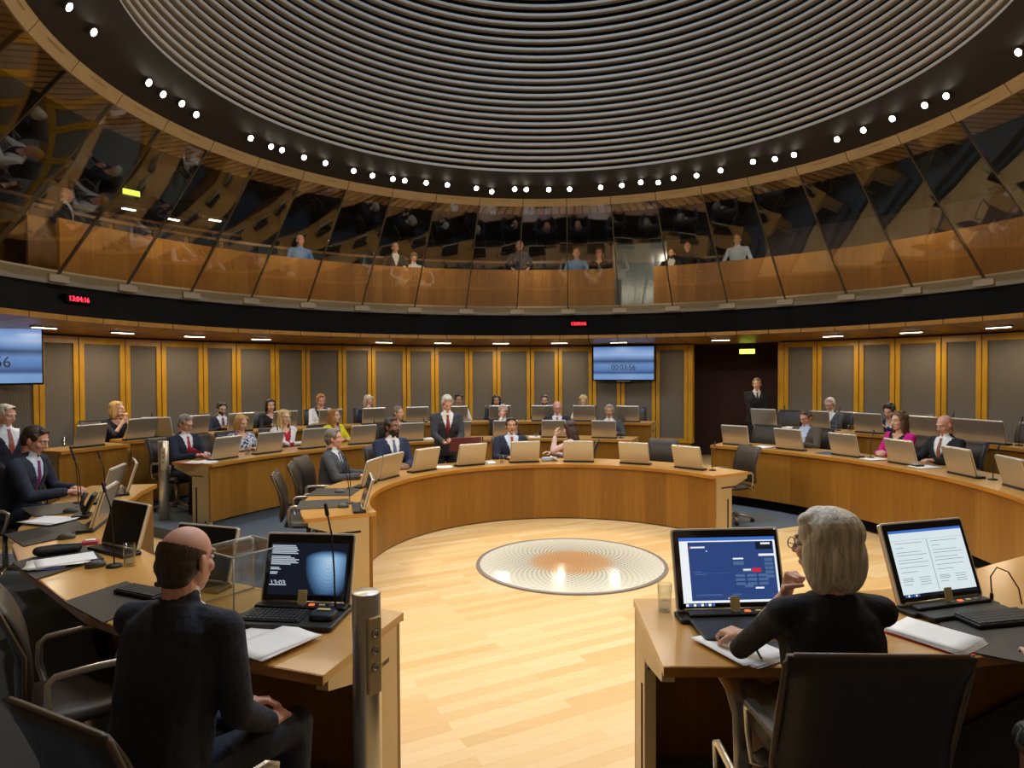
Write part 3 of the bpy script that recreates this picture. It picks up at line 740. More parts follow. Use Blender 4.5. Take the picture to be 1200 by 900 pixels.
# ---------------------------------------------------------------- chairs
def make_chair(label, loc, rz, back=.47, wid=.44, pads=False):
    """swivel conference chair: local +y is the way the sitter faces"""
    c = thing('swivel_chair', label, 'chair', loc, rz)
    sh = .46
    # seat: gently dished pad
    T = M.Translation((0, .02, sh))
    def pad(w, L, th, curve, T, rows=8):
        m = MB(); vs = []; n = 8
        for s_ in (0, 1):
            for j in range(rows + 1):
                v = j / rows; y = (v - .5) * L; zc = curve(v)
                for i in range(n + 1):
                    u = i / n - .5
                    edge = min(1, (.5 - abs(u)) * 9, (.5 - abs(v - .5)) * 12 + .25)
                    vs.append((u * w, y, zc + (th if s_ else 0) * (.45 + .55 * max(edge, 0)) - (.0 if s_ else th * .2 * max(edge, 0))))
        st = n + 1; N = st * (rows + 1); fs = []
        for j in range(rows):
            for i in range(n):
                a = j * st + i
                fs.append((N + a, N + a + 1, N + a + st + 1, N + a + st)); fs.append((a, a + st, a + st + 1, a + 1))
        for i in range(n): fs.append((i, i + 1, N + i + 1, N + i)); a = rows * st + i; fs.append((a + 1, a, N + a, N + a + 1))
        for j in range(rows): a = j * st; fs.append((a + st, a, N + a, N + a + st)); a = j * st + n; fs.append((a, a + st, N + a + st, N + a))
        return m.add(vs, fs, 0, None, True, T)
    pad(wid, .46, .05, lambda v: -.02 * sin(v * pi) + (.0 if v < .8 else -.25 * (v - .8) ** 2 * 5), T).build('seat', LEATHER, c)
    Tb = M.Translation((0, -.21, sh + .06)) @ M.Rotation(RAD(98), 4, 'X') @ M.Translation((0, back / 2, -.02))
    bk = pad(wid, back, .045, lambda v: .05 * (v - .45) ** 2 * 4, Tb, 10).build('backrest', LEATHER, c)
    # edge piping of the back
    e = []
    for (u, v) in ((-.5, .02), (-.5, .5), (-.5, .96), (-.46, 1.), (0, 1.), (.46, 1.), (.5, .96), (.5, .5), (.5, .02)):
        e.append(Tb @ V((u * wid, (v - .5) * back, .05 * (v - .45) ** 2 * 4 + .012)))
    MB().tube(e, .009, 6).build('back_piping', plain('brown_piping', '5b4a38', .4), bk)
    for s in (-1, 1):
        x = s * (wid / 2 + .035)
        m = MB(); m.tube([(s * .17, -.13, sh + .0), (x, -.15, sh + .01), (x, -.17, sh + .10), (x, -.165, sh + .185), (x, -.14, sh + .205), (x, .0, sh + .21), (x, .14, sh + .205), (x, .18, sh + .185), (x, .165, sh + .1), (x, .13, sh + .01), (s * .17, .10, sh + .0)], .011, 8, flat=(.016, .008)).build('armrest', ALU, c)
        if pads: MB().rbox(x - .022, x + .022, -.13, .15, sh + .208, sh + .232, .012, ax=2).build('arm_pad', BLKP, c)
    MB().cyl((0, 0, .09), (0, 0, sh - .03), .026, .022, 12).build('column', ALU, c)
    MB().rbox(-.1, .1, -.13, .13, sh - .045, sh - .01, .03, ax=2).build('mechanism', BLKP, c)
    for k in range(5):
        a = 2 * pi * k / 5; dx, dy = sin(a), cos(a)
        f = MB().tube([(dx * .02, dy * .02, .10), (dx * .16, dy * .16, .088), (dx * .28, dy * .28, .062)], [.022, .018, .014], 8).build('base_spoke', ALU, c)
        T = M.Translation((dx * .285, dy * .285, .028)) @ M.Rotation(-a, 4, 'Z') @ M.Rotation(pi / 2, 4, 'Y')
        MB().lathe([(0, -.022), (.02, -.022), (.028, -.012), (.028, .012), (.02, .022), (0, .022)], 14, 0, T).build('caster', BLKP, f)
    return c
CH0 = []
def chair(label, x, y, z, fx, fy, **k):
    rz = facing(fx, fy)
    if not k and CH0: return dup(CH0[0], (x, y, z), rz, label)
    c = make_chair(label, (x, y, z), rz, **k)
    if not k: CH0.append(c)
    return c

# ---------------------------------------------------------------- small desk things
def tumbler(label, x, y, z, r=.032, h=.115, water=.3):
    t = thing('drinking_glass', label, 'glass', (x, y, z))
    MB().lathe([(0, 0), (r * .9, 0), (r, h), (r - .002, h), (r * .9 - .002, .012), (0, .012)], 20).build('tumbler', CLEAR, t)
    MB().lathe([(0, .0125), (r * .9 - .003, .0125), (r * .92 - .003, h * water), (0, h * water)], 20).build('water', glassy('water', (.86, .9, .92, 1), 1.33), t)
    return t
def sheet_pts(w, h, n=6, lift=.004):
    vs = []; fs = []
    for s in (0, 1):
        for j in range(n + 1):
            for i in range(n + 1):
                u, v = i / n - .5, j / n - .5
                vs.append((u * w, v * h, .001 + s * .0015 + lift * (abs(u) ** 2 * 2 + max(0, v - .3) * .5)))
    st = n + 1; N = st * st
    for j in range(n):
        for i in range(n):
            a = j * st + i; fs.append((N + a, N + a + 1, N + a + st + 1, N + a + st)); fs.append((a, a + st, a + st + 1, a + 1))
    for i in range(n):
        fs.append((i, i + 1, N + i + 1, N + i)); a = n * st + i; fs.append((a + 1, a, N + a, N + a + 1)); a = i * st; fs.append((a + st, a, N + a, N + a + st)); a = i * st + n; fs.append((a, a + st, N + a + st, N + a))
    return vs, fs
PRINT = plain('grey_print', 'e0deda', .8)
def papers(label, x, y, z, rz, w=.21, h=.297, sheets=3, lift=.006, lines=False, cat='paper'):
    t = thing('paper_sheets', label, cat, (x, y, z), rz)
    for k in range(sheets):
        T = M.Translation((random.uniform(-.008, .008) * k, random.uniform(-.008, .008) * k, .002 * k)) @ M.Rotation(random.uniform(-.06, .06) * k, 4, 'Z')
        vs, fs = sheet_pts(w, h, 6, lift); MB().add(vs, fs, 0, None, True, T).build('sheet', PAPER, t)
    if lines:
        m = MB(); n = int(h / .022)
        for i in range(2, n - 1): m.box(-w * .38, w * (.1 + .28 * ((i * 7) % 5) / 4), h / 2 - i * .022, h / 2 - i * .022 + .004, .0035 + .002 * sheets, .0042 + .002 * sheets)
        m.build('printed_lines', PRINT, t)
    return t
def keyboard(label, x, y, z, rz, w=.36, d=.14):
    k = thing('keyboard', label, 'keyboard', (x, y, z), rz)
    MB().rbox(-w / 2, w / 2, -d / 2, d / 2, 0, .018, .01, ax=2).build('key_tray', BLKP, k)
    m = MB(); nx, ny = 15, 5; sx_, sy_ = (w - .02) / nx, (d - .02) / ny
    for j in range(ny):
        for i in range(nx):
            x0 = -w / 2 + .01 + i * sx_; y0 = -d / 2 + .01 + j * sy_; m.box(x0 + .0015, x0 + sx_ - .0015, y0 + .0015, y0 + sy_ - .0015, .016, .023)
    m.build('keys', KEYS, k)
    return k
def mouse(label, x, y, z, rz):
    m = thing('computer_mouse', label, 'mouse', (x, y, z), rz)
    MB().ell((0, 0, .004), (.032, .055, .03)).build('mouse_body', plain('grey_plastic', '4b4a47', .4), m)
    MB().rbox(-.026, .026, -.045, .045, .0, .006, .02, ax=2).build('mouse_base', BLKP, m)
    MB().cyl((0, .025, .028), (0, .04, .026), .005).build('scroll_wheel', KEYS, m)
    return m
def desk_mat(label, poly, z):
    o = MB().prism(poly, z, z + .006).build('desk_mat', MATL); return tag(o, label, 'desk mat')
def bollard(label, x, y, z, h, rz, r=.062):
    b = thing('post', label, 'post', (x, y, z), rz)
    MB().lathe([(0, 0), (r, 0), (r, h - .004), (r - .004, h), (0, h)], 32).build('tube', ALU, b)
    MB().rbox(-.028, .028, -r - .008, -r + .014, h - .36, h - .08, .008).build('socket_plate', BEIGE, b)
    for k in range(3): MB().lathe([(0, 0), (.017, 0), (.015, .004), (.01, .004), (.01, .001), (0, .001)], 16, 0, M.Translation((0, -r - .008, h - .14 - .06 * k)) @ M.Rotation(pi / 2, 4, 'X')).build('socket', ALUD, b)
    return b
# ---------------------------------------------------------------- people
def remesh(mb, voxel, smooth=3, fac=.5):
    me = bpy.data.meshes.new('tmp'); me.from_pydata([tuple(p) for p in mb.v], [], mb.f)
    o = bpy.data.objects.new('tmp', me); COL.objects.link(o)
    r = o.modifiers.new('r', 'REMESH'); r.mode = 'VOXEL'; r.voxel_size = voxel; r.use_smooth_shade = True
    if smooth:
        s = o.modifiers.new('s', 'SMOOTH'); s.factor = fac; s.iterations = smooth
    dg = bpy.context.evaluated_depsgraph_get(); dg.update()
    out = bpy.data.meshes.new_from_object(o.evaluated_get(dg), depsgraph=dg)
    bpy.data.objects.remove(o); bpy.data.meshes.remove(me)
    return out

SKINS = {'light': 'e2b398', 'pink': 'e0a68e', 'pale': 'e8c2aa', 'olive': 'c29270', 'brown': '8a6048', 'tan': 'cf9e7c'}
def skin_m(k): return plain('skin_' + k, SKINS[k], .5, 0, .06, 25., 0, Subsurface_Weight=.0)
def cloth(c, rough=.85):
    m = plain('cloth_' + c, c, rough, 0, .10, 9., .7)
    for n in m.node_tree.nodes:
        if n.type == 'BUMP': n.inputs['Distance'].default_value = .03
    return m
LIP = {}
def lip_m(k):
    c = lin(SKINS[k]); 
    if k not in LIP:
        t = NT('lips_' + k); t.set(Base_Color=(c[0] * .75, c[1] * .45, c[2] * .45, 1), Roughness=.4); LIP[k] = t.m
    return LIP[k]
EYEW = plain('eye_white', 'e8e2da', .3); EYED = plain('eye_iris', '2a1c14', .2)
def hair_m(c):
    n = 'hair_' + c
    if n in MAT: return MAT[n]
    t = NT(n); t.set(Roughness=.5)
    co = t.add('ShaderNodeTexCoord'); mp = t.add('ShaderNodeMapping'); mp.inputs['Scale'].default_value = (90, 60, 7); t.link(co.outputs['Object'], mp.inputs[0])
    nz = t.add('ShaderNodeTexNoise', i_Scale=1., i_Detail=3., i_Distortion=.8); t.link(mp.outputs[0], nz.inputs['Vector'])
    cc = lin(c); r = t.ramp(nz.outputs[0], [(.3, tuple(x * .55 for x in cc[:3]) + (1,)), (.7, tuple(min(1, x * 1.25) for x in cc[:3]) + (1,))]); t.link(r.outputs[0], t.b.inputs['Base Color'])
    b = t.add('ShaderNodeBump', i_Strength=.6, i_Distance=.006); t.link(nz.outputs[0], b.inputs['Height']); t.link(b.outputs[0], t.b.inputs['Normal'])
    MAT[n] = t.m; return t.m
def pattern_m(n, a, b_, sc_=22.):
    if n in MAT: return MAT[n]
    t = NT(n); t.set(Roughness=.85)
    co = t.add('ShaderNodeTexCoord'); nz = t.add('ShaderNodeTexNoise', i_Scale=sc_, i_Detail=2., i_Distortion=1.5); t.link(co.outputs['Object'], nz.inputs['Vector'])
    r = t.ramp(nz.outputs[0], [(.46, a), (.5, b_)]); t.link(r.outputs[0], t.b.inputs['Base Color']); MAT[n] = t.m; return t.m

def hand(mb, w, d, nrm, side, curl=.5, s=1., spread=.0):
    """wrist w, direction d, palm normal nrm (points out of the palm), side=+1 right / -1 left (which edge carries the thumb)"""
    d = V(d).normalized(); nrm = V(nrm); nrm = (nrm - d * nrm.dot(d)).normalized(); t = d.cross(nrm) * side   # towards the thumb
    w = V(w)
    # palm
    for k in (-.026, -.009, .009, .026):
        mb.cap(w + d * .012 + t * k * .8, w + d * .082 + t * k, .0135, .0115, 10, h=3)
    mb.cap(w - d * .03, w + d * .03, .024, .022, 10, h=3)
    mb.cap(w + d * .02 + t * .018 + nrm * .006, w + d * .055 + t * .022 + nrm * .008, .014, .012, 10, h=3)
    lens = {.031: (.040, .025, .020), .0105: (.044, .029, .021), -.0105: (.041, .027, .020), -.031: (.033, .020, .018)}
    for k, L in lens.items():
        p = w + d * (.084 - abs(k - .008) * .25) + t * k; a = 0.
        dd = (d + t * k * (3 + spread)).normalized()
        for j, l in enumerate(L):
            a += curl * (.75, .95, .7)[j]
            q = p + (dd * cos(a) + nrm * sin(a)) * l
            mb.cap(p, q, .0092 - j * .0007, .0086 - j * .0009, 10, h=3); p = q
    p = w + d * .028 + t * .03 + nrm * .006
    for j, l in enumerate((.036, .03, .026)):
        dd = (d * (.55 + .25 * j) + t * (.75 - .45 * j * (0.5 + curl)) + nrm * (.25 + .35 * curl * (j + .5))).normalized()
        q = p + dd * l; mb.cap(p, q, .0125 - j * .0015, .0115 - j * .0018, 10, h=3); p = q

def person(short, ptop, zf, face, label, skin='light', hair=None, hstyle='short', jacket='1e2433', shirt='e8e8ea', tie=None, female=False, vneck=.13, vdepth=.30,
           arms=((-.15, .40, .79), (.15, .40, .79)), hands=None, hyaw=0., hpitch=.12, hroll=0., lean=None, glasses=False, standing=False, res=1., trousers='1b1d24', beard=None,
           jmat=None, smat=None, tmat=None, chairl=None, curl=.5, elbow=((-.55, -.3, -.8), (.55, -.3, -.8)), bareleg=False, skirt=False, S=None, legs=True, twist=0., xlegs=None, sleeves=True, chair_kw=None, chairback=.0):
    """ptop: world point of the crown; face: world direction the torso faces"""
    T = ptop[2] - zf
    base = 1.76 if standing else 1.335
    if female and standing: base = 1.68
    hz0, sp0, hd0 = (.94, .565, .262) if standing else (.50, .575, .262)
    s = S or max(.9, min(1.06, T / base))
    if lean is None:
        lean = .04
        for k in range(90):
            if (hz0 + sp0 * cos(lean) + hd0 * cos(lean * .45)) * s <= T: break
            lean += .012
    hz, sp = hz0 * s, sp0 * s
    zoff = T - (hz + sp * cos(lean) + hd0 * cos(lean * .45) * s)     # tiny leftover: seat height
    hz += zoff
    up = V((0, sin(lean), cos(lean))); fw = V((0, cos(lean), -sin(lean)))
    H = V((0, 0, hz)); N = H + up * sp
    du = V((0, sin(lean * .45 + .12), cos(lean * .45 + .12)))
    HC = N + du * .138 * s                                         # head centre
    crown = HC + V((0, sin(lean * .45) * .12, .122)) * s
    f = V((face[0], face[1])).normalized(); rz = facing(f.x, f.y)
    Rz = M.Rotation(rz, 4, 'Z')
    loc = V((ptop[0], ptop[1], zf)) - (Rz @ V((crown.x, crown.y, 0)))
    loc.z = zf
    r = thing('person', label, 'person', loc, rz)
    HR = M.Rotation(twist * .0 + hyaw, 4, 'Z') @ M.Rotation(-hpitch, 4, 'X') @ M.Rotation(hroll, 4, 'Y')
    HT = M.Translation(HC) @ HR @ M.Scale(s, 4)
    TW = M.Translation(H) @ M.Rotation(twist, 4, 'Z') @ M.Translation(-H)
    sw = (.165 if female else .19) * s
    tr = .92 if female else 1.
    SH = [TW @ (H + up * (sp - .075 * s) + V((-sw, 0, 0))), TW @ (H + up * (sp - .075 * s) + V((sw, 0, 0)))]
    la, lf = .285 * s, .255 * s
    vx = .0062 * res; vc = .012 * min(res, 1.2)
    # ---- arms by two-bone reach
    WR_, EL = [], []
    for i in (0, 1):
        t = V(arms[i]); S_ = SH[i]; d = t - S_; L = d.length
        L2 = max(.12, min(L, (la + lf) * .985)); t = S_ + d.normalized() * L2; dn = d.normalized()
        ca = (la * la + L2 * L2 - lf * lf) / (2 * la * L2); ca = max(-1, min(1, ca)); h = la * sqrt(max(0, 1 - ca * ca))
        pole = V(elbow[i]); pole = (pole - dn * pole.dot(dn)).normalized()
        EL.append(S_ + dn * la * ca + pole * h); WR_.append(t)
    # ---- body: head, neck, trunk, arms, hands in one surface
    b = MB()
    def he(c, rr, rot=None): b.ell(c, rr, rot, 20 if res > .7 else 40, 12 if res > .7 else 26, 0, HT)
    he((0, -.014, .036), (.076, .094, .086)); he((0, .016, -.03), (.062, .073, .082)); he((0, .050, -.092), (.030, .030, .024))
    he((0, .035, -.062), (.052, .048, .046))
    for sx_ in (-1, 1):
        he((sx_ * .036, .056, -.022), (.026, .026, .026)); he((sx_ * .079, -.006, -.004), (.010, .02, .032), M.Rotation(sx_ * .3, 3, 'Z'))
        b.cap(HT @ V((sx_ * .012, .083, .033)), HT @ V((sx_ * .046, .072, .031)), .011 * s, .009 * s)
    b.cap(HT @ V((0, .084, .02)), HT @ V((0, .105, -.022)), .0085 * s, .0135 * s)
    for sx_ in (-1, 1): b.cap(HT @ V((sx_ * .008, .094, -.026)), HT @ V((sx_ * .013, .09, -.026)), .009 * s, .008 * s)
    b.cap(HT @ V((-.02, .078, -.058)), HT @ V((.02, .078, -.058)), .0105 * s, .0105 * s)
    b.cap(HT @ V((0, -.03, -.06)), N + fw * -.005 - up * .02, .055 * s * tr, .060 * s * tr)
    b.cap(N - up * .06, H + up * sp * .45, .062 * s, .09 * s)
    b.cap(TW @ (N - up * .075 * s + V((-.09 * s, 0, 0))), TW @ (N - up * .075 * s + V((.09 * s, 0, 0))), .05 * s, .05 * s)
    b.cap(TW @ (N - up * .14 * s + V((-.07 * s, .025, 0))), TW @ (N - up * .14 * s + V((.07 * s, .025, 0))), .07 * s, .07 * s)
    fr = 1. if not female else .85
    for i in (0, 1):
        b.cap(SH[i], EL[i], .044 * s * fr, .036 * s * fr); b.cap(EL[i], WR_[i], .037 * s * fr, .0255 * s * fr)
        hd, hn = ((WR_[i] - EL[i]), V((0, 0, -1)))
        if hands and hands[i]: hd, hn = V(hands[i][0]), V(hands[i][1])
        cu = curl if not (hands and hands[i] and len(hands[i]) > 2) else hands[i][2]
        hb = MB(); hand(hb, (0, 0, 0), hd, hn, 1 if i else -1, cu); sc_ = (.93 if female else 1.02) * s
        b.add([WR_[i] + p * sc_ for p in hb.v], hb.f)
    if bareleg and legs:
        pass
    me = remesh(b, vx, 5 if res < .8 else 3)
    sk = skin_m(skin)
    hm = hair_m(hair) if hair else hair_m('6b5a4c')
    for m_ in (sk, lip_m(skin), hair_m(beard or hair or '6b5a4c')): me.materials.append(m_)
    inv = HT.inverted()
    for p in me.polygons:
        q = inv @ p.center
        if q.y > .06 and abs(q.x) < .026 and abs(q.z + .058) < .0075: p.material_index = 1
        elif q.y > .045 and .010 < abs(q.x) < .046 and .029 < q.z - abs(q.x) * .12 < .037: p.material_index = 2
        elif beard and q.y > .0 and q.z < -.035 and q.z > -.13 and not (abs(q.z + .058) < .009 and abs(q.x) < .022) and q.y > .0 + max(0, (q.z + .05)) * 2 and (abs(q.x) > .03 or q.z < -.042): p.material_index = 2
        p.use_smooth = True
    body = link(me, 'body', r)
    for sx_ in (-1, 1):
        m = MB(); m.ell((sx_ * .030, .0755, .008), (.0135, .011, .0075), None, 12, 8, 0, HT); m.ell((sx_ * .030, .0835, .008), (.0062, .0045, .0062), None, 10, 8, 1, HT)
        m.build('eye', [EYEW, EYED], body)
    if glasses:
        m = MB()
        for sx_ in (-1, 1):
            m.torus((0, 0, 0), .021, .0019, 18, 5, 0, HT @ M.Translation((sx_ * .031, .101, .006)) @ M.Rotation(pi / 2, 4, 'X') @ M.Diagonal(V((1.12, .85, 1, 1))))
            m.tube([HT @ V((sx_ * .053, .099, .009)), HT @ V((sx_ * .078, .06, .010)), HT @ V((sx_ * .084, .0, .012))], .0018 * s, 5)
        m.tube([HT @ V((-.01, .101, .01)), HT @ V((0, .104, .013)), HT @ V((.01, .101, .01))], .0018 * s, 5)
        m.build('spectacles', plain('spectacle_frame', '2b211c', .3), r)
    # ---- hair
    if hair and hstyle != 'bald':
        b = MB()
        def hh(c, rr, rot=None): b.ell(c, rr, rot, 20, 12, 0, HT)
        if hstyle == 'fringe':      # ring of hair round a bald crown
            hh((0, -.024, .036), (.081, .092, .084)); hh((0, -.042, -.01), (.080, .074, .062)); hh((0, -.05, -.05), (.064, .05, .045))
        else:
            hh((0, -.022, .047), (.084, .098, .084)); hh((0, -.045, .0), (.082, .076, .07)); hh((0, .03 if not female else .012, .097), (.058, .042, .032))
            for sx_ in (-1, 1): hh((sx_ * .076, .012, .035), (.012, .035, .035))
            if hstyle == 'short': hh((0, -.055, -.045), (.062, .045, .045))
            if hstyle == 'side': hh((.02, .055, .098), (.062, .036, .022), M.Rotation(.25, 3, 'Y')); hh((0, -.055, -.045), (.062, .045, .045))
            if hstyle in ('bob', 'long', 'curly', 'wavy'):
                zl = {'bob': -.075, 'long': -.14, 'curly': -.05, 'wavy': -.10}[hstyle]
                hh((0, -.055, zl * .5), (.094, .068, .078 - zl * .5)); hh((0, -.03, .045), (.092, .098, .082))
                for sx_ in (-1, 1):
                    hh((sx_ * .078, -.008, zl * .55), (.026, .052, .065 - zl * .55)); hh((sx_ * .042, .032, .086), (.042, .028, .028)); hh((sx_ * .068, .022, .045), (.024, .032, .048))
                    if hstyle == 'long': hh((sx_ * .07, .0, -.15), (.034, .045, .10)); 
                if hstyle == 'long': hh((0, -.07, -.16), (.085, .045, .11))
            if hstyle == 'bun': hh((0, -.1, .05), (.045, .04, .045)); hh((0, -.055, -.03), (.065, .045, .05))
            if hstyle in ('curly', 'wavy', 'messy'):
                rnd = random.Random(len(short) * 7)
                for k in range(46):
                    a = rnd.uniform(0, 2 * pi); e = rnd.uniform(-.3, 1.3)
                    hh((.078 * cos(a) * cos(e), -.03 + .088 * sin(a) * cos(e) if sin(a) < .6 else .05 * sin(a) * cos(e), .045 + .08 * sin(e)), [rnd.uniform(.016, .026)] * 3)
        hm_ = remesh(b, .0065 * res if res >= 1 else .005, 2)
        # open the face
        bm = bmesh.new(); bm.from_mesh(hm_)
        kill = []
        for fc in bm.faces:
            q = inv @ fc.calc_center_median()
            if q.y > .03 and q.z < .060 + max(0, q.y - .045) * 1.6 and abs(q.x) < .066 and hstyle != 'fringe': kill.append(fc)
            if hstyle == 'fringe' and (q.z > .042 - .36 * q.y or q.y > .04): kill.append(fc)
        bmesh.ops.delete(bm, geom=kill, context='FACES'); bm.to_mesh(hm_); bm.free()
        hm_.materials.append(hm)
        for p in hm_.polygons: p.use_smooth = True
        link(hm_, 'hair', r)
    # ---- trunk clothing
    def trunk(g, sl, gs):
        b = MB()
        secs = [(-.09, .175, .125), (.08, .165, .118), (.2, .158, .112), (.33, .178, .122), (.43, .186, .116), (.495, .168, .098), (.54, .115, .080), (.572, .072, .066)]
        if female: secs = [(-.09, .180, .128), (.08, .150, .108), (.2, .138, .100), (.33, .160, .122), (.42, .166, .112), (.49, .145, .090), (.54, .095, .072), (.568, .062, .058)]
        vs = []; n = 20
        for (z, rx, ry) in secs:
            for k in range(n):
                a = 2 * pi * k / n; ex = lambda c: (abs(c) ** .8) * (1 if c > 0 else -1)
                vs.append(TW @ (H + up * z * s + V((ex(cos(a)) * (rx + g) * s, 0, 0)) + fw * (ex(sin(a)) * (ry + g) * s + (.012 if .2 < z < .45 else 0))))
        fs = [tuple(range(n - 1, -1, -1)), tuple(range((len(secs) - 1) * n, len(secs) * n))]
        for j in range(len(secs) - 1):
            for k in range(n): fs.append((j * n + k, j * n + (k + 1) % n, (j + 1) * n + (k + 1) % n, (j + 1) * n + k))
        b.add(vs, fs)
        for i in (0, 1):
            m_ = SH[i] * .5 + (TW @ (N - up * .055 * s)) * .5
            b.cap(m_, SH[i] + V((0, 0, .0)), (.058 + gs) * s, (.056 + gs) * s)
            if sl:
                e = EL[i]; w_ = EL[i] + (WR_[i] - EL[i]) * (.97 if sl is True else sl)
                b.cap(SH[i], e, (.058 + gs) * s * fr, (.048 + gs) * s * fr); b.cap(e, w_, (.048 + gs) * s * fr, (.036 + gs) * s * fr)
        return b
    def cut(me, fn):
        bm = bmesh.new(); bm.from_mesh(me)
        k = [fc for fc in bm.faces if fn(fc.calc_center_median())]
        bmesh.ops.delete(bm, geom=k, context='FACES'); bm.to_mesh(me); bm.free()
        for p in me.polygons: p.use_smooth = True
    TWi = TW.inverted()
    def tl(p):
        q = TWi @ p - H; return q.x, q.dot(fw), q.dot(up)
    shirt_me = None
    if shirt or smat:
        b = trunk(.0, .985 if jacket or jmat else sleeves, -.004)
        if not female:
            b.cap(N - up * .05, N + du * .018 * s, .066 * s, .061 * s)
        shirt_me = remesh(b, vc, 2)
        if female: cut(shirt_me, lambda p: (lambda q: q[1] > .02 and q[2] > (sp - .11 * s) + abs(q[0]) * .9)(tl(p)))
        else: cut(shirt_me, lambda p: (lambda q: q[2] > sp + .01 and q[1] > .05 and abs(q[0]) < .012)(tl(p)))
        shirt_me.materials.append(smat or cloth(shirt)); link(shirt_me, 'shirt' if not female else 'blouse', r)
    if jacket or jmat:
        b = trunk(.014, True, .006)
        if not female: b.cap(N - up * .07, N - up * .002, .088 * s, .072 * s)
        jm = remesh(b, vc, 2 if res >= 1 else 3)
        def vcut(p):
            x, y, z = tl(p)
            if y < .01: return False
            t = (z - (sp - vdepth * s)) / (vdepth * s)
            return t > 0 and abs(x) < vneck * s * min(1, t) ** .9 * .75
        cut(jm, vcut); jm.materials.append(jmat or cloth(jacket)); link(jm, 'jacket' if not female else 'cardigan', r)
    if tie and shirt_me:
        bv = BVHTree.FromPolygons([v.co for v in shirt_me.vertices], [p.vertices for p in shirt_me.polygons])
        vs = []; rows = 9
        for j in range(rows + 1):
            z = sp - .02 * s - (.30 * s) * j / rows; wd = (.017 if j else .02) + .016 * (j / rows)
            if j == 1: wd = .013
            for x in (-wd, 0, wd):
                o_ = TW @ (H + up * z + V((x, 0, 0)) + fw * .5); h = bv.ray_cast(o_, -(TW.to_3x3() @ fw))
                vs.append((h[0] if h[0] is not None else TW @ (H + up * z + V((x, 0, 0)) + fw * .1)) + fw * (.007 + (.004 if x == 0 else 0)))
        m = MB(); fs = []
        for j in range(rows):
            for k in (0, 1): a = j * 3 + k; fs.append((a, a + 1, a + 4, a + 3))
        n0 = len(vs); vs += [v - fw * .005 for v in vs]; fs += [tuple(reversed([i + n0 for i in q])) for q in fs]
        m.add(vs, fs, 0, None, True).build('tie', cloth(tie, .5), r)
    # ---- legs
    if legs:
        tm = tmat or cloth(trousers); KN, AN = [], []
        for i, sx_ in ((0, -1), (1, 1)):
            hip = H + V((sx_ * .085 * s, .0, -.0))
            if standing: kn = V((sx_ * .095 * s, .02, .50 * s)); an = V((sx_ * .10 * s, -.01, .09))
            else: kn = V((sx_ * .11 * s, .43 * s, hz + .03 * s)); an = V((sx_ * .12 * s, .40 * s, .09))
            if xlegs: kn = V(xlegs[i][0]); an = V(xlegs[i][1])
            KN.append(kn); AN.append(an)
        b = MB()
        b.cap(H + V((-.075 * s, -.0, 0)), H + V((.075 * s, -.0, 0)), .115 * s, .115 * s); b.cap(H, H + up * .12 * s, .12 * s, .11 * s)
        if skirt:
            for i in (0, 1): b.cap(H + V(((-.06, .06)[i], .05, 0)), KN[i], .095 * s, .078 * s); 
            b.cap(H + V((0, .1, -.01)), (KN[0] + KN[1]) / 2, .09 * s, .07 * s)
            lg = MB()
            for i in (0, 1): lg.cap(KN[i] - V((0, .06, 0)), KN[i], .055 * s, .055 * s); lg.cap(KN[i], KN[i] * .6 + AN[i] * .4, .052 * s, .055 * s); lg.cap(KN[i] * .6 + AN[i] * .4, AN[i], .055 * s, .036 * s)
            lm = remesh(lg, .012, 2); lm.materials.append(sk); link(lm, 'legs', r)
            for p in lm.polygons: p.use_smooth = True
        else:
            for i in (0, 1):
                b.cap(H + V(((-.085, .085)[i] * s, 0, 0)), KN[i], .092 * s, .068 * s); b.cap(KN[i], AN[i], .066 * s, .055 * s)
        lm = remesh(b, .014, 2); lm.materials.append(tm); link(lm, 'skirt' if skirt else 'trousers', r)
        for p in lm.polygons: p.use_smooth = True
        SHO = plain('black_shoe', '17130f', .35)
        for i in (0, 1):
            m = MB(); a = AN[i]; m.cap((a.x, a.y - .03, .042), (a.x, a.y + .08, .045), .040, .043); m.cap((a.x, a.y + .06, .038), (a.x + (.01, -.01)[i], a.y + .17, .03), .042, .028); m.cap((a.x, a.y, .05), a + V((0, 0, .02)), .042, .042)
            sm = remesh(m, .012, 2); sm.materials.append(SHO); link(sm, 'shoe', r)
            for p in sm.polygons: p.use_smooth = True
    if not standing and chairl:
        f3 = V((f.x, f.y, 0)); cp = loc - f3 * (.02 + chairback)
        if chair_kw: chair(chairl, cp.x, cp.y, zf, f.x, f.y, **chair_kw)
        else: chair(chairl, cp.x, cp.y, zf, f.x, f.y)
    return r
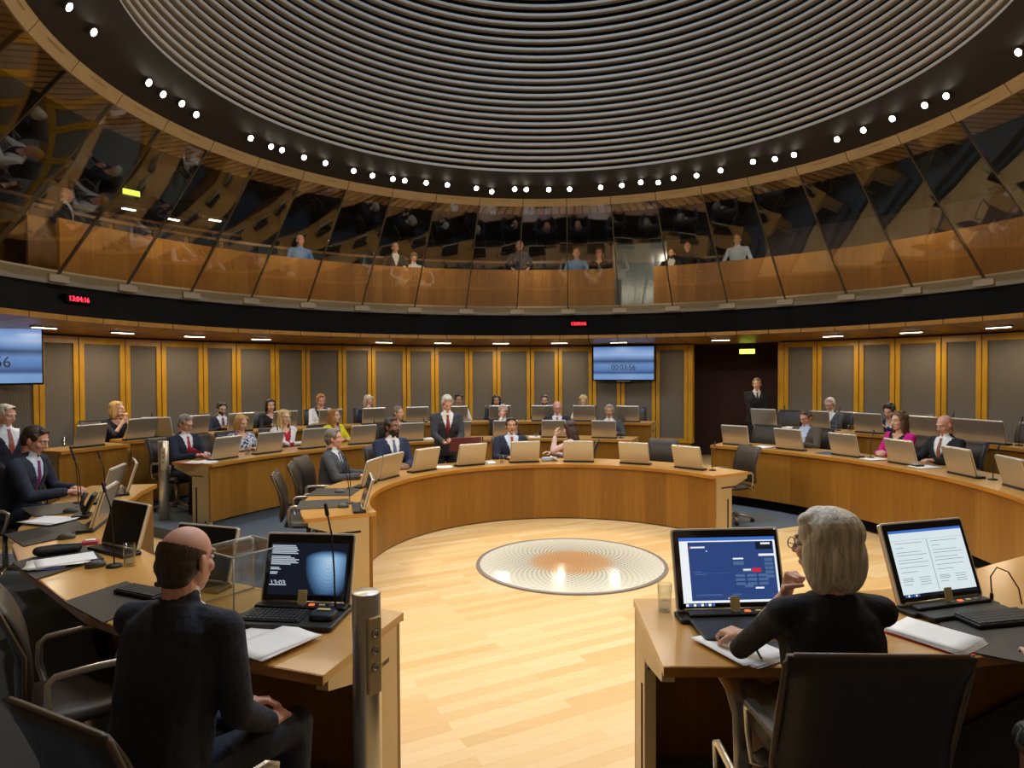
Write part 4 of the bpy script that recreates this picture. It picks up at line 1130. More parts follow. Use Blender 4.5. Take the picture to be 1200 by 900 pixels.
# ---------------------------------------------------------------- monitors on the rings (px = middle of the lower edge)
def ring_monitor(px, py, c, R, z, label, turn=0., W_=None, miclab=None, micoff=.27):
    p = W_ if W_ is not None else WR(px, py, R, c)
    a = ang(c, p) + turn
    ux, uy = sin(a), cos(a)
    monitor(label, p[0], p[1], z, ux, uy)
    if miclab:
        tx, ty = cos(a), -sin(a)
        mic(miclab, p[0] + tx * micoff + ux * .10, p[1] + ty * micoff + uy * .10, z, ux, uy)
RM1, RM2, RM3 = R1I + .22, R2I + .22, R3I + .17
for px, py, lab, ml in (
    (454.5, 563, 'silver monitor on the inner ring before the dark-skinned man in navy suit', 'thin microphone on the inner ring right of the grey-suited man'),
    (496.5, 553, 'silver monitor on the inner ring just left of the standing speaker', None),
    (551.5, 546, 'silver monitor on the inner ring just right of the standing speaker', 'thin microphone on the inner ring beside the standing speaker'),
    (614.5, 543.5, 'silver monitor on the inner ring in front of the seated man with bright red tie', None),
    (678, 543.5, 'silver monitor on the inner ring in front of the woman in pale pink jacket', None),
    (744, 545, 'silver monitor on the inner ring in front of the empty chair below the wall screen', None),
    (807.5, 553, 'rightmost silver monitor on the inner ring, near its open right end', 'thin microphone on the inner ring near its open right end')):
    ring_monitor(px, py, C1, RM1, Z1, lab, 0, None, ml)
p = W(431, 569, Z1); ring_monitor(0, 0, C1, 0, Z1, 'silver monitor seen edge-on in front of the grey-suited man on the inner ring', .0, p, 'thin microphone beside the grey-suited man on the inner ring', -.22)
p = W(424, 596, Z1); ring_monitor(0, 0, C1, 0, Z1, 'dark-faced monitor at the left open end of the inner ring, by two empty chairs', .1, p, 'thin microphone at the left open end of the inner ring')
for px, py, lab, ml in (
    (263, 540, 'silver monitor at the left end of the middle ring before the man with white cuffs', None),
    (314, 531, 'silver monitor on the middle ring between the two blond women', 'thin microphone by the blond woman with red top'),
    (367, 525, 'silver monitor on the middle ring left of the woman in yellow', None),
    (424.5, 519, 'silver monitor on the middle ring right of the woman in yellow', 'thin microphone on the middle ring right of the woman in yellow'),
    (481.5, 516, 'silver monitor on the middle ring in front of the short-haired woman in dark top', 'thin microphone before the short-haired woman on the middle ring'),
    (537, 513, 'silver monitor on the middle ring half hidden by the standing speaker', None),
    (592, 513, 'silver monitor on the middle ring before the white-haired man with glasses', None),
    (649, 513, 'silver monitor on the middle ring before the bald man with red tie', None),
    (708, 514.5, 'silver monitor on the middle ring before the grey-haired man in grey suit', 'thin microphone at the right end of the middle ring'),
    (863, 522, 'silver monitor at the left end of the right middle ring, beside an empty chair', None),
    (926, 527, 'silver monitor on the right middle ring left of the man in brown jacket', None),
    (991.5, 533.5, 'silver monitor on the right middle ring between the brown jacket and the magenta jacket', 'thin microphone by the man in brown jacket'),
    (1059, 542.5, 'silver monitor on the right middle ring in front of the woman in magenta', None),
    (1129, 554.5, 'silver monitor on the right middle ring in front of the bald man in black suit', 'thin microphone by the bald man in black suit'),
    (1194, 566, 'silver monitor on the right middle ring cut by the right edge of the photo', None)):
    ring_monitor(px, py, C2, RM2 if px < 800 else RM2 - .08, Z2, lab, 0, None, ml)
for px, py, lab, ml in (
    (228, 510, 'silver monitor on the back row behind the man with white cuffs', None),
    (281, 502.5, 'silver monitor on the back row right of the dark-haired man with beard', None),
    (333, 501, 'silver monitor on the back row right of the woman with dark bob', None),
    (386.5, 499, 'silver monitor on the back row in front of the short ginger-haired person', None),
    (437.5, 497, 'silver monitor on the back row in front of the white-haired woman in navy', None),
    (488, 495.5, 'silver monitor on the back row left of the standing speaker, at an empty place', None),
    (535, 494, 'silver monitor on the back row before the dark-haired woman in white top', None),
    (586, 494, 'silver monitor on the back row before the long-haired woman in blue', None),
    (636, 494, 'silver monitor on the back row before the bearded man with glasses', None),
    (684.5, 494, 'silver monitor on the back row before the blond woman in cream', None),
    (736, 495, 'silver monitor at the right end of the back row before an empty black chair', None),
    (896, 501, 'silver monitor on the right back row in front of the standing usher', 'thin microphone on the right back row by the usher'),
    (958, 505, 'silver monitor on the right back row beside the elderly man in grey suit', 'thin microphone by the elderly man in grey suit'),
    (1019, 508, 'silver monitor on the right back row behind the woman in magenta', None),
    (1085, 512, 'silver monitor on the right back row between the magenta jacket and the bald man', 'thin microphone against the grey panels between the woman in magenta and the bald man'),
    (1128, 516, 'silver monitor on the right back row just behind the bald man in black suit', None),
    (1161, 520.5, 'rightmost silver monitor on the right back row, by the dark doorway', 'thin microphone on the right back row by the dark doorway')):
    ring_monitor(px, py, C3, RM3, Z3, lab, 0, None, ml)
for px, py, z, lab, ml in ((104, 522.5, 1.02, 'silver monitor at far left of the back row, left of the clasped-hands woman', None), (164, 516.3, 1.055, 'silver monitor on the back row right of the clasped-hands woman', 'thin microphone rising behind the man with white cuffs'), (186, 512, 1.055, 'silver monitor half hidden behind another one, right of the clasped-hands woman', None)):
    ring_monitor(px, py, C3, RM3, z, lab, .9 if px == 186 else 0, None, ml)

# near left desk: monitors face their users on the left
def wz(px, py, z=Z2): return W(px, py, z)
p = wz(146, 577); monitor('silver monitor at the far end of the near left desk, facing the purple tie', p.x, p.y, Z2, -.86, -.5)
p = wz(126, 586); monitor('slim monitor seen edge-on behind the black phone on the near left desk', p.x, p.y, Z2, -.98, -.18)
p = wz(114, 617); monitor('edge-on monitor with a white rim on the near left desk, by the white sheets', p.x, p.y, Z2, -.97, -.25)
p = wz(139, 646); monitor('dark-screened monitor on the near left desk, beside the water tumbler', p.x, p.y, Z2, -.56, -.83)
p = wz(231, 686); monitor('dark-screened monitor partly hidden behind the bald man\'s head', p.x, p.y, Z2, -.38, -.92)

# ---- lit screens
def screen_base(col, s=1.0): return emis('lit_' + col, col, s)
def lit(name, col, s): 
    return emis('ui_' + name, col, s)
def ui(parent, T, w, h, items):
    """rects in screen fractions (x0,y0,x1,y1) from lower left, small glowing panels lying on the screen"""
    m = MB(); mats = []
    for (x0, y0, x1, y1, mt, lvl) in items:
        if mt not in mats: mats.append(mt)
        # mirrored in x: the screen faces local +y
        m.box(w / 2 - x1 * w, w / 2 - x0 * w, .006, .0066 + .0005 * lvl, .01 + y0 * (h - .02), .01 + y1 * (h - .02), mats.index(mt), T)
    return m.build('screen_picture', mats, parent)
uiW, uiG, uiBl, uiDk, uiRd, uiMid, uiTask = lit('white', 'f0f4f8', .95), lit('paper', 'd9e6ea', .95), lit('navy', '2f4a86', .8), lit('dark', '1c2634', .5), lit('red', 'd62a3f', .9), lit('steel', '53719f', .8), lit('blue', '3f6fc8', .9)
uiInk = lit('ink', '7f8c96', .7)
MNS = []
# right screen 1 (blue page)
p = W(858, 722, Z2); m1, T1 = make_monitor('lit monitor showing a dark blue control page, left of the blond woman', (p.x, p.y, Z2), facing(.0, -1.), .51, .365, RAD(16))
it = [(.05, .07, .97, .93, uiW, 0), (.05, .885, .97, .93, uiTask, 1), (.13, .10, .95, .87, uiBl, 1), (.78, .76, .94, .86, uiDk, 2), (.83, .825, .92, .85, uiW, 3), (.155, .79, .29, .81, uiW, 2), (.14, .785, .15, .815, uiRd, 2),
      (.55, .63, .65, .65, uiW, 2), (.55, .555, .65, .605, uiMid, 2), (.80, .67, .95, .70, uiW, 3), (.63, .46, .72, .51, uiMid, 2), (.725, .46, .81, .51, uiRd, 3), (.64, .48, .71, .50, uiW, 3), (.17, .455, .52, .458, uiMid, 2), (.17, .47, .24, .48, uiMid, 2), (.17, .435, .28, .445, uiMid, 2),
      (.64, .26, .72, .30, uiMid, 2), (.74, .24, .82, .262, uiW, 2), (.17, .165, .42, .18, uiMid, 2), (.52, .165, .6, .18, uiMid, 2), (.13, .15, .95, .152, uiMid, 2), (.47, .12, .56, .13, uiW, 2), (.155, .86, .2, .866, uiMid, 2), (.4, .86, .56, .866, uiMid, 2), (.3, .74, .31, .755, uiW, 2)]
for r_ in range(3):
    for c_ in range(3): it.append((.56 + c_ * .11, .40 - r_ * .055, .65 + c_ * .11, .435 - r_ * .055, uiMid, 2))
for r_ in range(5): it.append((.85, .60 - r_ * .055, .93, .64 - r_ * .055, uiMid, 2))
for k in range(8): it.append((.07 + k * .035, .03, .095 + k * .035, .06, (uiW, uiTask)[k % 2], 1))
ui(m1, T1, .498, .359, it)
# right screen 2 (document pages)
p = W(1104, 711, Z2); m2, T2_ = make_monitor('lit monitor showing two white document pages, right of the blond woman', (p.x, p.y, Z2), facing(.22, -1.), .50, .375, RAD(19))
it = [(.05, .10, .96, .93, uiG, 0), (.05, .90, .96, .935, uiTask, 1), (.05, .06, .96, .10, uiDk, 1), (.05, .80, .96, .802, uiInk, 1), (.492, .12, .497, .80, uiInk, 1)]
for cx_ in (.09, .54):
    for k, (y, w_) in enumerate([(.76, .34), (.70, .10), (.64, .3), (.60, .36), (.54, .3), (.50, .36), (.44, .34), (.38, .2), (.30, .12), (.28, .13), (.26, .12), (.22, .1)]): it.append((cx_, y, cx_ + w_, y + .006, uiInk, 1))
    for k in range(4): it.append((cx_ + .2, .30 - k * .03, cx_ + .33, .306 - k * .03, uiInk, 1))
for k in range(6): it.append((.07 + k * .03, .066, .09 + k * .03, .094, (uiTask, uiW, uiTask)[k % 3], 2))
ui(m2, T2_, .488, .369, it)
# left screen (dark page with pale dome picture and time)
p = W(358, 714, Z2); m3, T3_ = make_monitor('lit monitor showing a dark page with a pale blue dome, before the bald man', (p.x, p.y, Z2), facing(-.17, -1.), .44, .325, RAD(15))
it = [(.05, .09, .95, .90, lit('night', '141d2c', .6), 0)]
rnd = random.Random(5)
txt = lit('text', 'c9d4de', .75)
for k in range(6): it.append((.06, .845 - k * .024, .06 + rnd.uniform(.2, .32), .860 - k * .024, txt, 1))
for k in range(6): it.append((.06, .675 - k * .024, .06 + rnd.uniform(.22, .33), .690 - k * .024, txt, 1))
for k in range(2): it.append((.06, .50 - k * .024, .16 + k * .02, .515 - k * .024, txt, 1)); it.append((.06, .43 - k * .024, .15 - k * .01, .445 - k * .024, txt, 1))
it.append((.06, .235, .26, .25, txt, 1))
pc_ = ui(m3, T3_, .428, .319, it)
text('13:03', .035, txt, m3, tuple(T3_ @ V((.214 - .165 * .428, .0085, .3 * .305))), (pi / 2 + RAD(15), 0, pi), name='time_digits')
def dome_mat():
    t = NT('dome_picture'); t.set(Base_Color=(0, 0, 0, 1), Roughness=.3)
    co = t.add('ShaderNodeTexCoord'); sx = t.add('ShaderNodeSeparateXYZ'); t.link(co.outputs['UV'], sx.inputs[0])
    r = t.ramp(sx.outputs[0], [(0, 'b9d6ee'), (.45, '7fa9d0'), (.8, '42678f'), (1, '1c2c44')])
    mu = t.add('ShaderNodeMath', operation='MULTIPLY'); t.link(sx.outputs[0], mu.inputs[0]); mu.inputs[1].default_value = 70
    s_ = t.add('ShaderNodeMath', operation='SINE'); t.link(mu.outputs[0], s_.inputs[0])
    ma = t.add('ShaderNodeMath', operation='MULTIPLY_ADD'); t.link(s_.outputs[0], ma.inputs[0]); ma.inputs[1].default_value = .08; ma.inputs[2].default_value = .85
    t.link(r.outputs[0], t.b.inputs['Emission Color']); t.link(ma.outputs[0], t.b.inputs['Emission Strength']); return t.m
m = MB(); vs = []; fs = []; uvs = []; N_ = 30; K_ = 10
cx_, cz_ = .214 - .74 * .428, .01 + .64 * .305      # bright end of the dome
for k in range(K_ + 1):
    f_ = k / K_
    for i in range(N_):
        a = 2 * pi * i / N_
        x = cx_ + (.118 * f_) * cos(a); z = cz_ + (.19 if sin(a) < 0 else .040) * f_ * sin(a)
        vs.append((max(-.186, min(.19, x)), .0078, max(.042, z)))
for k in range(K_):
    for i in range(N_):
        j = (i + 1) % N_; fs.append((k * N_ + i, k * N_ + j, (k + 1) * N_ + j, (k + 1) * N_ + i)); uvs.append([(k / K_, 0)] * 2 + [((k + 1) / K_, 0)] * 2)
fs.append(tuple(range(N_))); uvs.append([(0, 0)] * N_)
m.add(vs, fs, 0, uvs, False, T3_); m.build('dome_picture', dome_mat(), m3)

# consoles (keyboard decks with card readers) in front of the lit screens
CARD = plain('khaki_card', 'd6c990', .6); REDL = emis('led_orange', 'ff7a3a', 1.)
def console(label, p, rz, w=.46, d=.30, keys=True):
    c = thing('desk_console', label, 'console', p, rz)     # local +y towards the user
    MB().rbox(-w / 2, w / 2, .02, d, 0, .022, .02, ax=2).build('deck', plain('console_black', '24231f', .45, 0, .1, 60), c)
    MB().rbox(-w / 2 + .01, w / 2 - .01, .025, .075, .02, .036, .01, ax=2).build('button_strip', BLKP, c)
    for k in range(4): MB().rbox(-w * .36 + k * .05, -w * .36 + k * .05 + .028, .04, .058, .034, .040, .004, ax=2).build('button', (ALUD, CARD, REDL, ALUD)[k], c)
    MB().rbox(-.022, .022, -.003, .003, .03, .10, .004, T=M.Translation((.0, .05, .0)) @ M.Rotation(RAD(14), 4, 'X')).build('access_card', CARD, c)
    if keys:
        kb = MB().rbox(-.07, w / 2 - .02, .095, .235, .022, .030, .008, ax=2).build('key_tray', BLKP, c)
        m = MB()
        for j in range(5):
            for i in range(12): x0 = -.06 + i * (w / 2 + .03) / 12; y0 = .10 + j * .026; m.box(x0, x0 + .017, y0, y0 + .02, .028, .034)
        m.build('keys', KEYS, kb)
        MB().rbox(-w / 2 + .02, -.1, .12, .21, .022, .05, .02, ax=2).build('handset', BLKP, c); MB().rbox(-w / 2 + .05, -.12, .135, .155, .05, .056, .004, ax=2).build('handset_plate', CARD, c)
    return c
console('black console with keys below the screen showing a pale blue dome', (m3.location.x, m3.location.y, Z2 + .004), m3.rotation_euler.z, .46, .27)
console('black console deck below the screen with the dark blue control page', (m1.location.x, m1.location.y, Z2 + .004), m1.rotation_euler.z, .46, .3, False)
console('grey console deck below the screen with two document pages', (m2.location.x, m2.location.y, Z2 + .004), m2.rotation_euler.z, .46, .16, False)

# ---- things on the near left desk
def poly_px(pts, z): return [tuple(W(x, y, z)[:2]) for x, y in pts][::-1]
Zd = Z2 + .001
desk_mat('dark leather desk mat beside the white sheets with a blue pen', poly_px([(14, 660), (42, 680), (122, 655), (100, 640)], Zd), Zd)
desk_mat('dark leather desk mat by the bald man\'s left elbow, hanging over the edge', poly_px([(75, 706), (121, 731), (190, 700), (148, 682)], Zd), Zd)
desk_mat('dark leather desk mat with a grey mouse by the edge-on monitor', poly_px([(5, 627), (28, 641), (112, 622), (88, 610)], Zd), Zd)
desk_mat('dark leather desk mat under the hands of the man in purple tie', poly_px([(24, 596), (40, 606), (104, 600), (92, 588)], Zd), Zd)
def on(px, py, z=Zd + .002): return W(px, py, z)
p = on(56, 612); papers('white sheets lying on the near left desk beyond the mouse', p.x, p.y, p.z + .008, RAD(70), .22, .32)
p = on(70, 661); papers('white sheets with a blue pen on the near left desk, below the black pouch', p.x, p.y, p.z + .008, RAD(-62), .2, .30, 5)
def pen(label, p, rz, col, name='pen'):
    t = thing(name, label, 'pen', p, rz)
    MB().cyl((0, -.065, .006), (0, .055, .006), .0045).build('barrel', plain('pen_' + col, col, .35), t); MB().cyl((0, .055, .006), (0, .075, .006), .0042, .001).build('tip', ALUD, t); MB().rbox(-.001, .001, -.06, -.02, .010, .013, .0008).build('clip', ALUD, t)
    return t
p = on(58, 673); pen('blue pen along the edge of the white sheets on the near left desk', (p.x, p.y, Zd + .024), RAD(-55), '2a3f9c')
p = on(68, 649)
t = thing('zip_pouch', 'soft black zipped pouch lying on the near left desk above the sheets', 'pouch', (p.x, p.y, Zd + .004), RAD(-55))
m = MB(); m.cap((-.02, -.10, .026), (.01, .10, .026), .03, .028); m.cap((.02, -.09, .024), (.035, .09, .022), .026, .022); m.cap((-.03, -.08, .024), (-.035, .07, .022), .024, .022)
pm = remesh(m, .008, 4); pm.materials.append(plain('black_nylon', '1b1a19', .75, 0, .15, 80, .2)); link(pm, 'pouch_body', t)
for q in pm.polygons: q.use_smooth = True
MB().tube([(-.03, -.10, .05), (0, 0, .058), (.02, .10, .052)], .003, 6).build('zip', ALUD, t); MB().rbox(.015, .025, .09, .12, .05, .054, .004, ax=2).build('zip_pull', ALUD, t)
p = on(106, 637)
t = thing('tissue_pack', 'small pink and white tissue pack by the black pouch', 'tissue pack', (p.x, p.y, Zd), RAD(20))
MB().rbox(-.05, .05, -.03, .03, 0, .022, .01, ax=2).build('wrapper', plain('pink_wrapper', 'c0466a', .5), t); MB().rbox(-.03, .03, -.015, .015, .02, .03, .008, ax=2).build('tissue', PAPER, t)
for px, py, lab in ((78, 631, 'grey computer mouse on the mat by the white sheets, near left desk'), (83, 600, 'grey computer mouse near the hands of the man in purple tie'), (112, 664, 'grey computer mouse beside the sheets with the blue pen')):
    p = on(px, py); mouse(lab, p.x, p.y, Zd + .007, RAD(-60))
p = W(152, 663, Zd); tumbler('tall tumbler of water on the near left desk, right of the dark-screened monitor', p.x, p.y, Zd, .034, .13, .35)
p = W(75, 524, 1.02); tumbler('drinking glass at the open far left end of the back row desk', p.x, p.y, 1.022, .034, .12, .2)
p = W(779, 716, Zd); tumbler('tall tumbler of water on the left corner of the near right table', p.x, p.y, Zd, .034, .13, .35)
p = on(168, 697); keyboard('black keyboard at the left of the bald man\'s head on the near left desk', p.x, p.y, Zd + .008, RAD(-28), .3, .12)
p = on(103, 606, Zd)
t = thing('desk_phone', 'black desk telephone standing by the edge-on monitor on the near left desk', 'telephone', (p.x, p.y, Zd), facing(-.9, -.3))
MB().rbox(-.08, .08, -.02, .10, 0, .03, .02, ax=2).build('phone_base', BLKP, t)
MB().rbox(-.07, .07, -.015, .015, 0, .17, .02, T=M.Translation((0, .02, .03)) @ M.Rotation(RAD(25), 4, 'X')).build('phone_panel', BLKP, t)
MB().tube([(-.05, .02, .07), (-.06, .03, .12), (-.05, .0, .20)], [.02, .014, .02], 10).build('handset', RUBB, t)
for px, py, lab in ((96, 604, 'thin microphone left of the edge-on monitor on the near left desk'), (92, 590, 'second thin microphone near the hands of the man in purple tie'), (134, 664, 'thin microphone beside the water tumbler on the near left desk'), (125, 600, 'thin microphone behind the edge-on monitor on the near left desk')):
    p = W(px, py, Zd); make_mic(lab, (p.x, p.y, Zd), facing(-.8, -.5), .04, .48)
p = W(393, 721, Zd); make_mic('thin microphone crossing the lit screen with the pale blue dome', (p.x, p.y, Zd), facing(-.6, .3), .04, .5)
# acrylic box
p0, p1, p2 = W(268, 730, Zd), W(335, 707, Zd), W(238, 703, Zd)
ax_ = (p1 - p0); ay_ = (p2 - p0); cx_, cy_ = (p1 + p2) / 2, 0
t = thing('clear_box', 'clear acrylic box with rounded handle on the left table by the bald man', 'clear box', ((p1.x + p2.x) / 2, (p1.y + p2.y) / 2, Zd), atan2(ax_.y, ax_.x))
w_, d_, h_ = ax_.length / 2, .15, .27; th_ = .006
for nm, bx in (('front_wall', (-w_, w_, -d_, -d_ + th_, 0, h_)), ('back_wall', (-w_, w_, d_ - th_, d_, 0, h_)), ('side_wall', (-w_, -w_ + th_, -d_ + th_, d_ - th_, 0, h_)), ('side_wall', (w_ - th_, w_, -d_ + th_, d_ - th_, 0, h_)), ('box_lid', (-w_, w_, -d_, d_, h_, h_ + th_))):
    MB().box(*bx).build(nm, ACRY, t)
EDG = plain('acrylic_edge', 'e4e6e2', .2, 0, 0, 1, 0, Transmission_Weight=.4)
m = MB()
for sx_ in (-1, 1):
    for sy_ in (-1, 1): m.cyl((sx_ * (w_ - .003), sy_ * (d_ - .003), 0), (sx_ * (w_ - .003), sy_ * (d_ - .003), h_ + .006), .0045, n=6)
    m.cyl((sx_ * (w_ - .003), -d_, h_ + .003), (sx_ * (w_ - .003), d_, h_ + .003), .0045, n=6); m.cyl((-w_, sx_ * (d_ - .003), h_ + .003), (w_, sx_ * (d_ - .003), h_ + .003), .0045, n=6); m.cyl((-w_, sx_ * (d_ - .003), .003), (w_, sx_ * (d_ - .003), .003), .0045, n=6)
m.build('polished_edges', EDG, t)
MB().tube([(-.05, 0, h_ + .006), (-.05, 0, h_ + .03), (-.03, 0, h_ + .04), (.03, 0, h_ + .04), (.05, 0, h_ + .03), (.05, 0, h_ + .006)], .007, 8).build('lid_handle', EDG, t)
# foreground papers
def papers4(label, corners, z, cat='paper', sheets=3):
    """corners in px: top-left, top-right, bottom-right, bottom-left of the sheet"""
    P_ = [W(x, y, z) for x, y in corners]; c = sum(P_, V()) / 4
    ex = ((P_[1] - P_[0]) + (P_[2] - P_[3])) / 2; ey = ((P_[0] - P_[3]) + (P_[1] - P_[2])) / 2
    return papers(label, c.x, c.y, z, atan2(ex.y, ex.x), ex.length, ey.length, sheets, .004, False, cat)
papers('upper white sheet half under another one on the table by the bald man', *on(293, 752)[:2], Zd + .004, RAD(-38), .21, .297, 2)
papers('large white sheet reaching over the table edge by the bald man', *on(324, 757)[:2], Zd + .014, RAD(-36), .21, .297, 3)
papers('white sheets under the pen hand of the blond woman', *on(872, 762)[:2], Zd + .004, RAD(28), .21, .297, 4)
p = on(1098, 748)
t = thing('folder', 'red folder with white sheets sticking out, right of the blond woman', 'folder', (p.x, p.y, Zd), RAD(30))
vs, fs = sheet_pts(.24, .32, 4, .002); MB().add(vs, fs, 0, None, False).build('cover', plain('red_card', 'b3202c', .6), t)
for k in range(4):
    vs, fs = sheet_pts(.215, .297, 5, .006); MB().add(vs, fs, 0, None, True, M.Translation((.004 * k - .01, .006 * k, .004 + .003 * k)) @ M.Rotation(.02 * k - .03, 4, 'Z')).build('sheet', PAPER, t)
p = on(1170, 728); keyboard('black keyboard on the grey mat at the right screen', p.x, p.y, Zd + .008, RAD(8), .36, .15)
desk_mat('grey desk mat under the black keyboard, near right table', poly_px([(1090, 722), (1135, 765), (1260, 790), (1235, 712)], Zd), Zd)
desk_mat('dark desk mat under the console by the pen hand of the blond woman', poly_px([(822, 726), (862, 772), (925, 772), (915, 726)], Zd), Zd)
p = on(815, 714)
t = thing('card_reader', 'small grey card reader with a thin cable beside the left tumbler', 'card reader', (p.x, p.y, Zd), RAD(20))
MB().rbox(-.03, .03, -.045, .045, 0, .014, .01, ax=2).build('reader_body', plain('light_grey_plastic', 'b5b2ab', .4), t); MB().rbox(-.02, .02, -.03, .03, .013, .017, .006, ax=2).build('card_slot', RUBB, t)
MB().tube([(.0, .045, .006), (.03, .09, .006), (.06, .10, .006)], .003, 6).build('lead', PAPER, t)
t = thing('cable', 'black cable looping up beside the right lit screen', 'cable', tuple(W(1162, 706, Zd)))
MB().tube([(0, 0, .0), (.0, .0, .05), (.01, .02, .12), (.05, .03, .16), (.1, .02, .14), (.12, -.02, .07), (.11, -.05, .006)], .0035, 6).build('lead', BLKP, t); MB().cap((0, 0, .0), (0, 0, .04), .008).build('plug', BLKP, t)
p = W(1004, 715, Zd)
# front ring things
def on1(px, py): return W(px, py, Z1)
p = WR(645, 540, 2.34, C1)
t = thing('open_binder', 'bundle of white papers with one lying aslant on the inner ring, between two monitors', 'papers', (p.x, p.y, Z1), .2)
m = MB(); m.cap((-.10, 0, .03), (.08, .02, .03), .035, .03); pm = remesh(m, .012, 2); pm.materials.append(plain('pale_blue_folder', 'a9b4c4', .7)); link(pm, 'folded_bundle', t)
MB().box(-.02, .14, -.05, .06, 0, .012, 0, M.Translation((.03, 0, .05)) @ M.Rotation(.6, 4, 'Y')).build('top_sheet', PAPER, t)
p = WR(520, 547, 2.36, C1); papers('white sheets on the inner ring before the standing speaker', p.x, p.y, Z1, .1, .22, .2)
p = WR(572, 542, 2.4, C1); papers('grey-white sheets by the left hand of the seated man with bright red tie', p.x, p.y, Z1, .1, .2, .2)
p = WR(588, 543, 2.3, C1); tumbler('clear tumbler left of the monitor of the seated man with bright red tie', p.x, p.y, Z1, .032, .115)
p = WR(628, 511, 4.6, C2); tumbler('short brown-rimmed glass on the middle ring left of the bald man with red tie', p.x, p.y, Z2, .036, .07)
p = WR(616, 492, 6.35, C3); tumbler('glass on the back row right of the long-haired woman in blue', p.x, p.y, Z3, .032, .11)
p = WR(290, 533, 4.55, C2); tumbler('glass of water on the middle ring before the woman in patterned dress', p.x, p.y, Z2, .034, .11)
p = WR(996, 506, 6.3, C3); tumbler('glass of water on the right back row beside the elderly man', p.x, p.y, Z3, .034, .11)
p = WR(225, 547, 4.62, C2)
t = thing('folder', 'red folder on the middle ring under the arm of the man with white cuffs', 'folder', (p.x, p.y, Z2), RAD(70))
vs, fs = sheet_pts(.24, .32, 4, .002); MB().add(vs, fs, 0, None, False).build('cover', plain('red_card', 'b3202c', .6), t); vs, fs = sheet_pts(.2, .28, 4, .003); MB().add(vs, fs, 0, None, True, M.Translation((.03, -.03, .003))).build('sheet', PAPER, t)
p = WR(240, 548, 4.5, C2); papers('white sheets at the left end of the middle ring beside the red folder', p.x, p.y, Z2, RAD(60), .2, .25)
p = WR(895, 523, 4.45, C2); papers('folded white sheets on the right middle ring beside the empty chair', p.x, p.y, Z2, RAD(-50), .2, .28)
p = WR(970, 530, 4.5, C2)
t = thing('folder', 'dark blue folder on the right middle ring before the man in brown jacket', 'folder', (p.x, p.y, Z2), RAD(-60))
vs, fs = sheet_pts(.22, .3, 4, .002); MB().add(vs, fs, 0, None, False).build('cover', plain('navy_card', '25406e', .6), t)
p = WR(1025, 538, 4.5, C2); papers('white sheets on the right middle ring beside the woman in magenta', p.x, p.y, Z2, RAD(-75), .2, .28)
p = WR(1085, 548, 4.5, C2); papers('white sheets on the right middle ring beside the bald man in black suit', p.x, p.y, Z2, RAD(-80), .2, .3)
p = WR(925, 502, 6.35, C3); papers('pale papers on the right back row beside the usher\'s monitor', p.x, p.y, Z3, RAD(-50), .2, .28)
p = WR(502, 514, 4.6, C2); papers('stack of white papers on the middle ring left of the standing speaker', p.x, p.y, Z2, .3, .22, .28, 8)
p = WR(626, 513, 4.62, C2); papers('white sheets under the short glass on the middle ring', p.x, p.y, Z2 - .0, .0, .2, .28, 1)
p = WR(442, 519, 4.6, C2)
for px, py, lab in ((402, 590, 'dark leather desk mat at the left open end of the inner ring'), (388, 577, 'dark leather desk mat before the grey-suited man on the inner ring')):
    p = W(px, py, Z1); a = ang(C1, p); q = [pol(C1, R, aa) for R, aa in ((2.24, a - .09), (2.24, a + .09), (2.70, a + .075), (2.70, a - .075))]
    desk_mat(lab, q[::-1], Z1 + .001)
p = W(402, 594, Z1 + .007); mouse('grey mouse on the mat at the left open end of the inner ring', p.x, p.y, Z1 + .007, 1.6)
p = W(398, 577, Z1 + .007); mouse('grey mouse before the grey-suited man on the inner ring', p.x, p.y, Z1 + .007, 1.6)
p = CAM + ray(429, 693) * 2.42; bollard('tall aluminium post with sockets at the corner of the near left table', p.x, p.y, 0, p.z, RAD(40), .052)
p = WR(192, 560, 5.05, C2); bollard('aluminium post with sockets beside the man with white cuffs', p.x, p.y, 0, 1.13, RAD(20))

p = W(882, 764, Zd + .03)
t = pen('teal green pen held by the blond woman over the white sheets', (p.x, p.y, Zd + .055), RAD(-30), '1f8a6a'); t.rotation_euler = (RAD(-50), 0, RAD(-150))
# ---------------------------------------------------------------- empty chairs
def out(p, c): v = V((p[0] - c[0], p[1] - c[1])); v.normalize(); return v
for x, y, lab in ((-2.72, .78, 'empty dark brown chair at the left end of the inner ring, upper of two'), (-2.70, .12, 'empty dark brown chair at the left end of the inner ring, lower of two')):
    chair(lab, x, y, 0, .98, .16)
x, y = pol(C1, 3.0, ang(C1, WR(770, 530, 3.0, C1))); chair('empty dark chair behind the inner ring monitor below the wall screen', x, y, 0, -x, -y)
p = WR(855, 560, 2.95, C1); chair('empty dark swivel chair at the right open end of the inner ring', p.x, p.y, 0, -.95, -.25)
p = WR(890, 515, R2O + .25, C2); v = out(p, C2); chair('empty dark chair on the right middle ring, left of the man in brown jacket', p.x, p.y, T2, -v.x, -v.y)
p = WR(248, 520, R2O + .3, C2); v = out(p, C2); chair('empty dark chair on the middle ring left of the woman in patterned dress', p.x, p.y, T2, -v.x, -v.y)
p = WR(742, 480, R3O + .2, C3); v = out(p, C3); chair('empty black chair at the right end of the back row under the wall screen', p.x, p.y, T3, -v.x, -v.y)
p = WR(1196, 510, R3O + .2, C3); v = out(p, C3); chair('empty black chair by the dark doorway at the right photo edge', p.x, p.y, T3, -v.x, -v.y)
p = WR(919, 495, R3O + .2, C3); v = out(p, C3); chair('empty grey-brown chair on the right back row right of the usher', p.x, p.y, T3, -v.x, -v.y)

